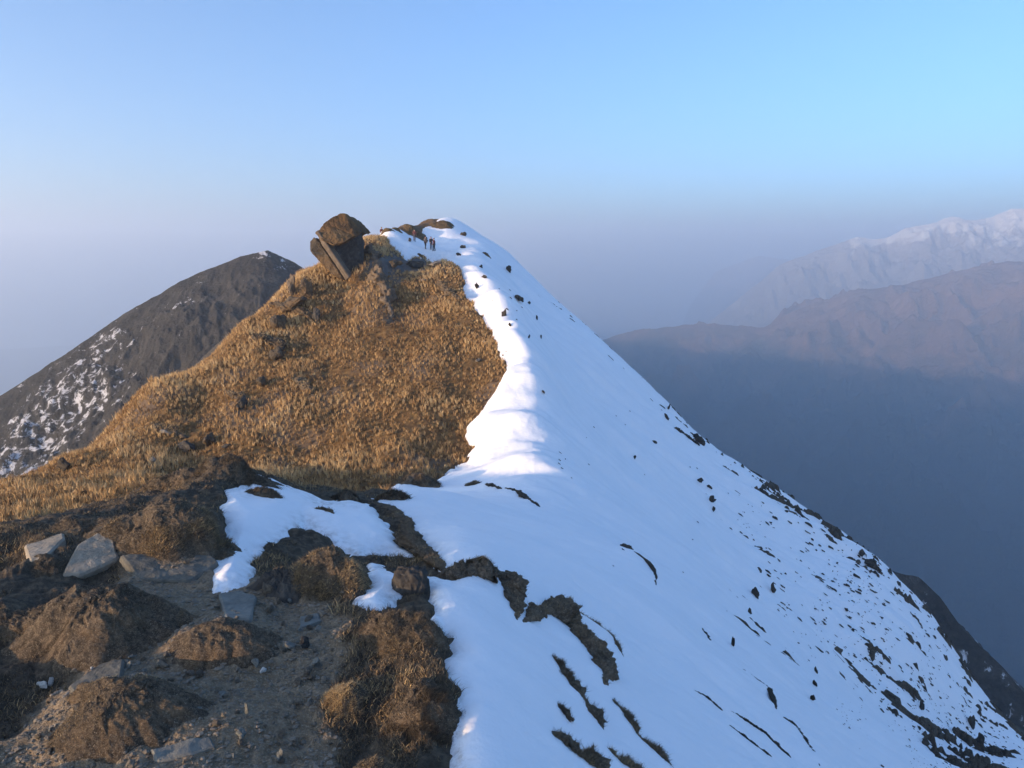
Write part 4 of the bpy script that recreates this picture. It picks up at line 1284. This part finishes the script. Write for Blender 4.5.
# ------------------------------------------------------------------ the rock tower and the rocks of the golden hill
def prism(pts, Y, depth, m, name, label, cat, seed, rough=0.06, turn=0.0, backshift=0.0, dy=None, parent=None, cuts=5, shrink=0.85, bev=0.04):
    """a standing rock: photo outline at its own distance, extruded to a real depth, edges worn, faces broken up.
    dy: how much further (m) each outline point lies; backshift moves the back face sideways (m)"""
    dy = dy or [0] * len(pts)
    if Y is None:
        lo = max(pts, key=lambda p: p[1])
        Y = hit(lo[0], lo[1], 18).y
    Pf = [at(x, y, Y + d) for (x, y), d in zip(pts, dy)]
    c = sum(Pf, Vector()) / len(Pf)
    bm = bmesh.new()
    f_ = [bm.verts.new(p - c) for p in Pf]
    g_ = [bm.verts.new(Vector((((p - c).x) * shrink + backshift, (p - c).y + depth, (p - c).z * shrink)) ) for p in Pf]
    bm.faces.new(f_)
    bm.faces.new(g_[::-1])
    for k in range(len(Pf)):
        bm.faces.new((f_[k], g_[k], g_[(k + 1) % len(Pf)], f_[(k + 1) % len(Pf)]))
    bmesh.ops.recalc_face_normals(bm, faces=list(bm.faces))
    size = max((p - c).length for p in Pf)
    bmesh.ops.bevel(bm, geom=list(bm.edges), offset=size * bev, segments=1, affect='EDGES', clamp_overlap=True)
    bmesh.ops.triangulate(bm, faces=list(bm.faces))
    for _ in range(cuts):
        ee = [e for e in bm.edges if e.calc_length() > size * 0.07]
        if not ee:
            break
        bmesh.ops.subdivide_edges(bm, edges=ee, cuts=1)
        bmesh.ops.triangulate(bm, faces=list(bm.faces))
    V, Fc = finish_rough(bm, seed, rough, (size, size, size))
    o = link(name, mesh_np(name, V, [Fc], smooth=False, mats=[m]), parent, c if parent is None else c - parent.location)
    return tag(o, label, cat)


YT = hit(346, 279, 30).y
tw = bpy.data.objects.new('rock_tower', None)
COL.objects.link(tw)
tw.location = at(340, 278, YT)
tag(tw, 'tall leaning rock tower with a brown cap and dark overhung face on the golden hill', 'rock tower')
prism([(326, 242), (340, 236), (361, 229), (364, 242), (365, 262), (361, 280), (348, 284), (336, 262)], YT - 0.5, 3.0, m_dark, 'rock_face', None, None, 1, 0.09, backshift=-0.6, dy=[0, 0.2, 2.6, 2.8, 2.7, 2.0, 0, 0], parent=tw)  # darker rock colour deepens the shade on this overhung face
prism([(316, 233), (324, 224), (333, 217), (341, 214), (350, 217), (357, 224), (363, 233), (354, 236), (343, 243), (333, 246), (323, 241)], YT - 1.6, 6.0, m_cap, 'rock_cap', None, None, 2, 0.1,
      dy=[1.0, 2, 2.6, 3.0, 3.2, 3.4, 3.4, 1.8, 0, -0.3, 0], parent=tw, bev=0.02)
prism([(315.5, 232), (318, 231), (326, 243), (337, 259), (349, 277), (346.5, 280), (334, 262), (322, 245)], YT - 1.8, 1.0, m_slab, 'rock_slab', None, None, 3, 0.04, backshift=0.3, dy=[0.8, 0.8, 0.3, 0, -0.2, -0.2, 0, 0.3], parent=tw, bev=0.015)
prism([(309, 241), (314, 236), (320, 242), (330, 258), (344, 280), (332, 274), (318, 262), (311, 250)], YT - 0.8, 3.5, m_tower, 'leaning_rock', 'second leaning slab tucked against the left of the rock tower', 'rock', 4, 0.09, bev=0.03)
ledge([(368, 244), (372, 256), (379, 274), (386, 296), (391, 318)], [6, 8, 10, 10, 5], 'rock_rib', 'long grey rock rib slanting down the hill right of the tower', 'rock', m_slab, 309, rise=1.25)
HILL_LEDGES = [
    ([(272, 304), (288, 309), (303, 314), (318, 324)], [7, 12, 10, 6], 'dark broken ledge below the tower, highest ledge of the golden hill'),
    ([(252, 332), (268, 342), (284, 350)], [6, 11, 7], 'dark broken ledge above the lone dark rock on the golden hill'),
    ([(226, 392), (240, 398), (256, 402)], [5, 8, 5], 'small dark ledge halfway down the golden hill'),
    ([(150, 424), (166, 430), (188, 438)], [5, 9, 6], 'dark ledge on the lower left of the golden slope'),
    ([(300, 376), (306, 390), (318, 400)], [5, 7, 4], 'short dark gully bank in the middle of the golden hill'),
    ([(440, 282), (448, 292), (462, 300)], [5, 8, 5], 'dark bank near the snow edge high on the golden hill'),
]
for i, (pts, wd, lab) in enumerate(HILL_LEDGES):
    ledge(pts, wd, 'earth_ledge', lab, 'earth ledge', m_tower if i < 2 else m_turf, 400 + i * 3, grass=500, rise=0.7, gh=(0.2, 0.5), gw=0.05, gt=0.75)
for i, (px, py, w_, h_, lab, m) in enumerate([
        (316, 314, 13, 18, 'dark boulder in the gully below the tower', m_dark), (305, 286, 18, 26, 'dark rock step under the left foot of the tower', m_tower), (293, 302, 34, 20, 'brown rock ledge on the hill below the tower', m_tower),
        (292, 284, 14, 24, 'pointed pale rock left of the tower on the skyline', m_slab), (280, 320, 26, 20, 'jagged rock standing below the brown ledge on the hill', m_tower), (276, 352, 22, 16, 'lowest of the rocks strung down the hill from the tower', m_tower), (207, 438, 22, 18, 'slanting rock low on the golden slope above the crest', m_tower),
        (394, 263, 20, 12, 'mossy rock at the top edge of the golden face', m_tower), (414, 264, 22, 11, 'dark rock outcrop under the summit snow', m_dark),
        (434, 264, 18, 9, 'grey rock outcrop under the hikers', m_rock), (380, 256, 8, 6, 'black hollow rock beside the rib top', m_dark),
        (423, 280, 10, 5, 'grey stone in the rocky band of the hill', m_rock), (444, 272, 7, 10, 'brown rock near the snow edge of the hill', m_tower),
        (184, 446, 30, 16, 'low dark rock on the golden slope above the crest', m_dark), (226, 446, 12, 7, 'small dark rock right of the low one', m_dark),
        (62, 464, 22, 14, 'brown rock on the left part of the golden slope', m_tower), (262, 380, 18, 14, 'dark rock in the middle of the golden hill', m_tower),
        (240, 402, 16, 14, 'dark notch of rock on the golden hill', m_dark), (165, 432, 16, 5, 'flat pale stone on the golden slope', m_pale),
        (130, 437, 8, 4, 'small dark stone on the golden slope', m_dark), (478, 360, 8, 4, 'grey stone near the lit snow lip', m_rock), (484, 342, 6, 4, 'pale stone on the grassy face by the snow', m_pale)]):
    put_rock(px, py, w_, h_, m, 'rock', lab, 'rock', k=i + 3, y0=18 if py < 470 else 0, tilt=0.3)

lump(414, 236, 25, 224, 'grassy_mound', 'brown grassy mound on the summit left of the highest one', 'mound', m_mound, 31, 0.9, 5, 0.14, y0=60, y1=140)
lump(441, 228, 26, 218, 'grassy_mound', 'highest brown grassy mound at the very summit', 'mound', m_mound, 32, 0.9, 5, 0.14, y0=60, y1=140)
lump(397, 231, 12, 224, 'grassy_mound', 'small dark mound between the sitting hiker and the summit snow', 'mound', m_mound, 33, 0.9, 5, 0.18, y0=60, y1=140)
lump(386, 232, 17, 225, 'grassy_mound', 'brown mound the sitting hiker rests on', 'mound', m_mound, 34, 0.9, 5, 0.16, y0=60, y1=140)
lump(487, 256, 10, 248, 'grassy_mound', 'brown mound on the right summit skyline', 'mound', m_mound, 35, 0.9, 5, 0.16, y0=60, y1=140)
lump(421, 257, 8, 249, 'grassy_mound', 'small brown bump in the lit snow below the hikers', 'mound', m_mound, 36, 0.9, 4, 0.16, y0=60, y1=140)

# ------------------------------------------------------------------ people
def cloth(name, col):
    m, n, bs, N, L = mat(name)
    c = objco(n)
    L(ramp(n, noise_node(n, c, 9, 4, 0.6), [(0.3, tuple(v * 0.75 for v in col)), (0.7, tuple(min(1, v * 1.2) for v in col))]), bs.inputs['Base Color'])
    bs.inputs['Roughness'].default_value = 0.85
    return m


m_skin = cloth('skin', (0.42, 0.25, 0.17))
m_hair = cloth('hair', (0.02, 0.016, 0.013))
m_boot = cloth('boots', (0.035, 0.03, 0.028))


def skin_mesh(chains, material, lv=1):
    """chains: lists of ((x,y,z), radius); points shared between chains become joints of one continuous surface"""
    me = bpy.data.meshes.new('figure')
    idx, co, rad, ed = {}, [], [], []
    for ch in chains:
        prev = None
        for p, r in ch:
            k = tuple(round(v, 4) for v in p)
            if k not in idx:
                idx[k] = len(co)
                co.append(p)
                rad.append(r)
            if prev is not None and prev != idx[k]:
                ed.append((prev, idx[k]))
            prev = idx[k]
    me.from_pydata(co, ed, [])
    o = bpy.data.objects.new('figure', me)
    COL.objects.link(o)
    md = o.modifiers.new('s', 'SKIN')
    for i, sv in enumerate(me.skin_vertices[0].data):
        sv.radius = (rad[i], rad[i])
        sv.use_root = (i == 0)
    sb = o.modifiers.new('d', 'SUBSURF')
    sb.levels = lv
    dg = bpy.context.evaluated_depsgraph_get()
    out = bpy.data.meshes.new_from_object(o.evaluated_get(dg))
    bpy.data.objects.remove(o)
    bpy.data.meshes.remove(me)
    out.materials.clear()
    out.materials.append(material)
    for f in out.polygons:
        f.use_smooth = True
    return out


def person(loc, yaw, jacket, trousers, label, sitting=False, stride=0.0, arm=0.0, group=None, h=1.0):
    root = bpy.data.objects.new('person', None)
    COL.objects.link(root)
    root.location = loc
    root.rotation_euler = (0, 0, yaw)
    root.scale = (h, h, h)
    tag(root, label, 'person', group)
    pz = 0.12 if sitting else 0.93
    pel, wai, che, nck = (0, 0, pz), (0, 0.01, pz + 0.16), (0, 0.0, pz + 0.4), (0, -0.01, pz + 0.54)
    hd0, hd1, hd2 = (0, -0.02, pz + 0.61), (0, -0.03, pz + 0.69), (0, -0.02, pz + 0.78)
    body = [[(pel, 0.12), (wai, 0.115), (che, 0.135), (nck, 0.05), (hd0, 0.07), (hd1, 0.095), (hd2, 0.07)], [(hd1, 0.095), ((0, -0.135, pz + 0.675), 0.018)]]
    legs, boots = [], []
    arms, hands = [], []
    for s_ in (-1, 1):
        hip = (0.09 * s_, 0, pz - 0.03)
        if sitting:
            knee = (0.12 * s_, -0.38, 0.42)
            ank = (0.12 * s_, -0.5, 0.06)
        else:
            knee = (0.1 * s_, -0.03 - stride * s_ * 0.5, 0.5)
            ank = (0.105 * s_, 0.02 - stride * s_, 0.09)
        toe = (ank[0] + 0.02 * s_, ank[1] - 0.19, ank[2] - 0.04)
        body.append([(pel, 0.12), (hip, 0.09), (knee, 0.058), (ank, 0.042), (toe, 0.04)])
        legs.append([(pel, 0.135), (hip, 0.105), (knee, 0.075), ((ank[0], ank[1], ank[2] + 0.03), 0.065)])
        boots.append([((ank[0], ank[1], ank[2] + 0.06), 0.06), (ank, 0.06), (toe, 0.05)])
        sh = (0.19 * s_, 0, pz + 0.44)
        el = (0.25 * s_, 0.03 - arm * 0.2, pz + 0.17)
        wr = (0.23 * s_, -0.12 - arm * 0.25, pz - 0.03 + arm * 0.2)
        pl = (0.22 * s_, wr[1] - 0.05, wr[2] - 0.06)
        body.append([(che, 0.135), (sh, 0.062), (el, 0.042), (wr, 0.03), (pl, 0.034)])
        for k in range(4):
            fx = pl[0] - 0.03 + 0.02 * k
            ln = (0.065, 0.08, 0.075, 0.055)[k]
            body.append([(pl, 0.034), ((fx, pl[1] - 0.035, pl[2] - 0.04), 0.009), ((fx, pl[1] - 0.03 - ln * 0.3, pl[2] - 0.04 - ln * 0.7), 0.008)])
        body.append([(pl, 0.034), ((pl[0] - 0.04 * s_, pl[1] - 0.04, pl[2] + 0.005), 0.01), ((pl[0] - 0.05 * s_, pl[1] - 0.075, pl[2] - 0.015), 0.009)])
        arms.append([(che, 0.165), (sh, 0.085), (el, 0.062), (wr, 0.05)])
    link('body', skin_mesh(body, m_skin), root)
    link('jacket', skin_mesh([[(pel, 0.15), (wai, 0.145), (che, 0.165), ((nck[0], nck[1], nck[2] - 0.02), 0.085)]] + arms, jacket), root)
    link('trousers', skin_mesh(legs, trousers), root)
    for b_ in boots:
        link('boot', skin_mesh([b_], m_boot), root)
    link('hair', skin_mesh([[((0, 0.02, pz + 0.66), 0.085), ((0, 0.015, pz + 0.74), 0.098), ((0, 0.0, pz + 0.8), 0.075)]], m_hair), root)
    iv_, if2 = ico(2)
    em = mesh_np('eye', iv_ * 0.014, [if2], mats=[m_hair])
    for s_ in (-1, 1):
        link('eye', em, root, (0.035 * s_, -0.118, pz + 0.705))
    return root


c_navy, c_black, c_red, c_grey, c_maroon = cloth('navy_jacket', (0.03, 0.04, 0.08)), cloth('black_cloth', (0.02, 0.02, 0.022)), cloth('red_jacket', (0.1, 0.035, 0.035)), cloth('grey_cloth', (0.06, 0.06, 0.07)), cloth('maroon_jacket', (0.14, 0.035, 0.03))


def foot(px, py):
    return hit(px, py, 60, 140) - Vector((0, 0, 0.04))


person(foot(425.5, 249), 2.4, c_grey, c_black, 'hiker in a grey jacket standing on summit snow left of two close together', stride=0.12)
person(foot(431.2, 249.5), 0.5, c_black, c_navy, 'taller hiker in black standing in the middle of the summit group', arm=0.5)
person(foot(434.2, 251), -1.9, c_maroon, c_black, 'hiker in a maroon jacket standing rightmost in the summit group', stride=0.08)
person(foot(414.5, 241.5), 3.0, c_red, c_grey, 'small far hiker in a faded red jacket by a dark rock on the summit', stride=0.1, h=0.97)
mp = at(381.5, 227.5, 101)
person(Vector((mp.x, mp.y, float(ground_z(mp.x, mp.y)[0]) + 0.05)), 0.9, c_maroon, c_black, 'hiker in dark red sitting alone on the skyline right of the rock tower', sitting=True)
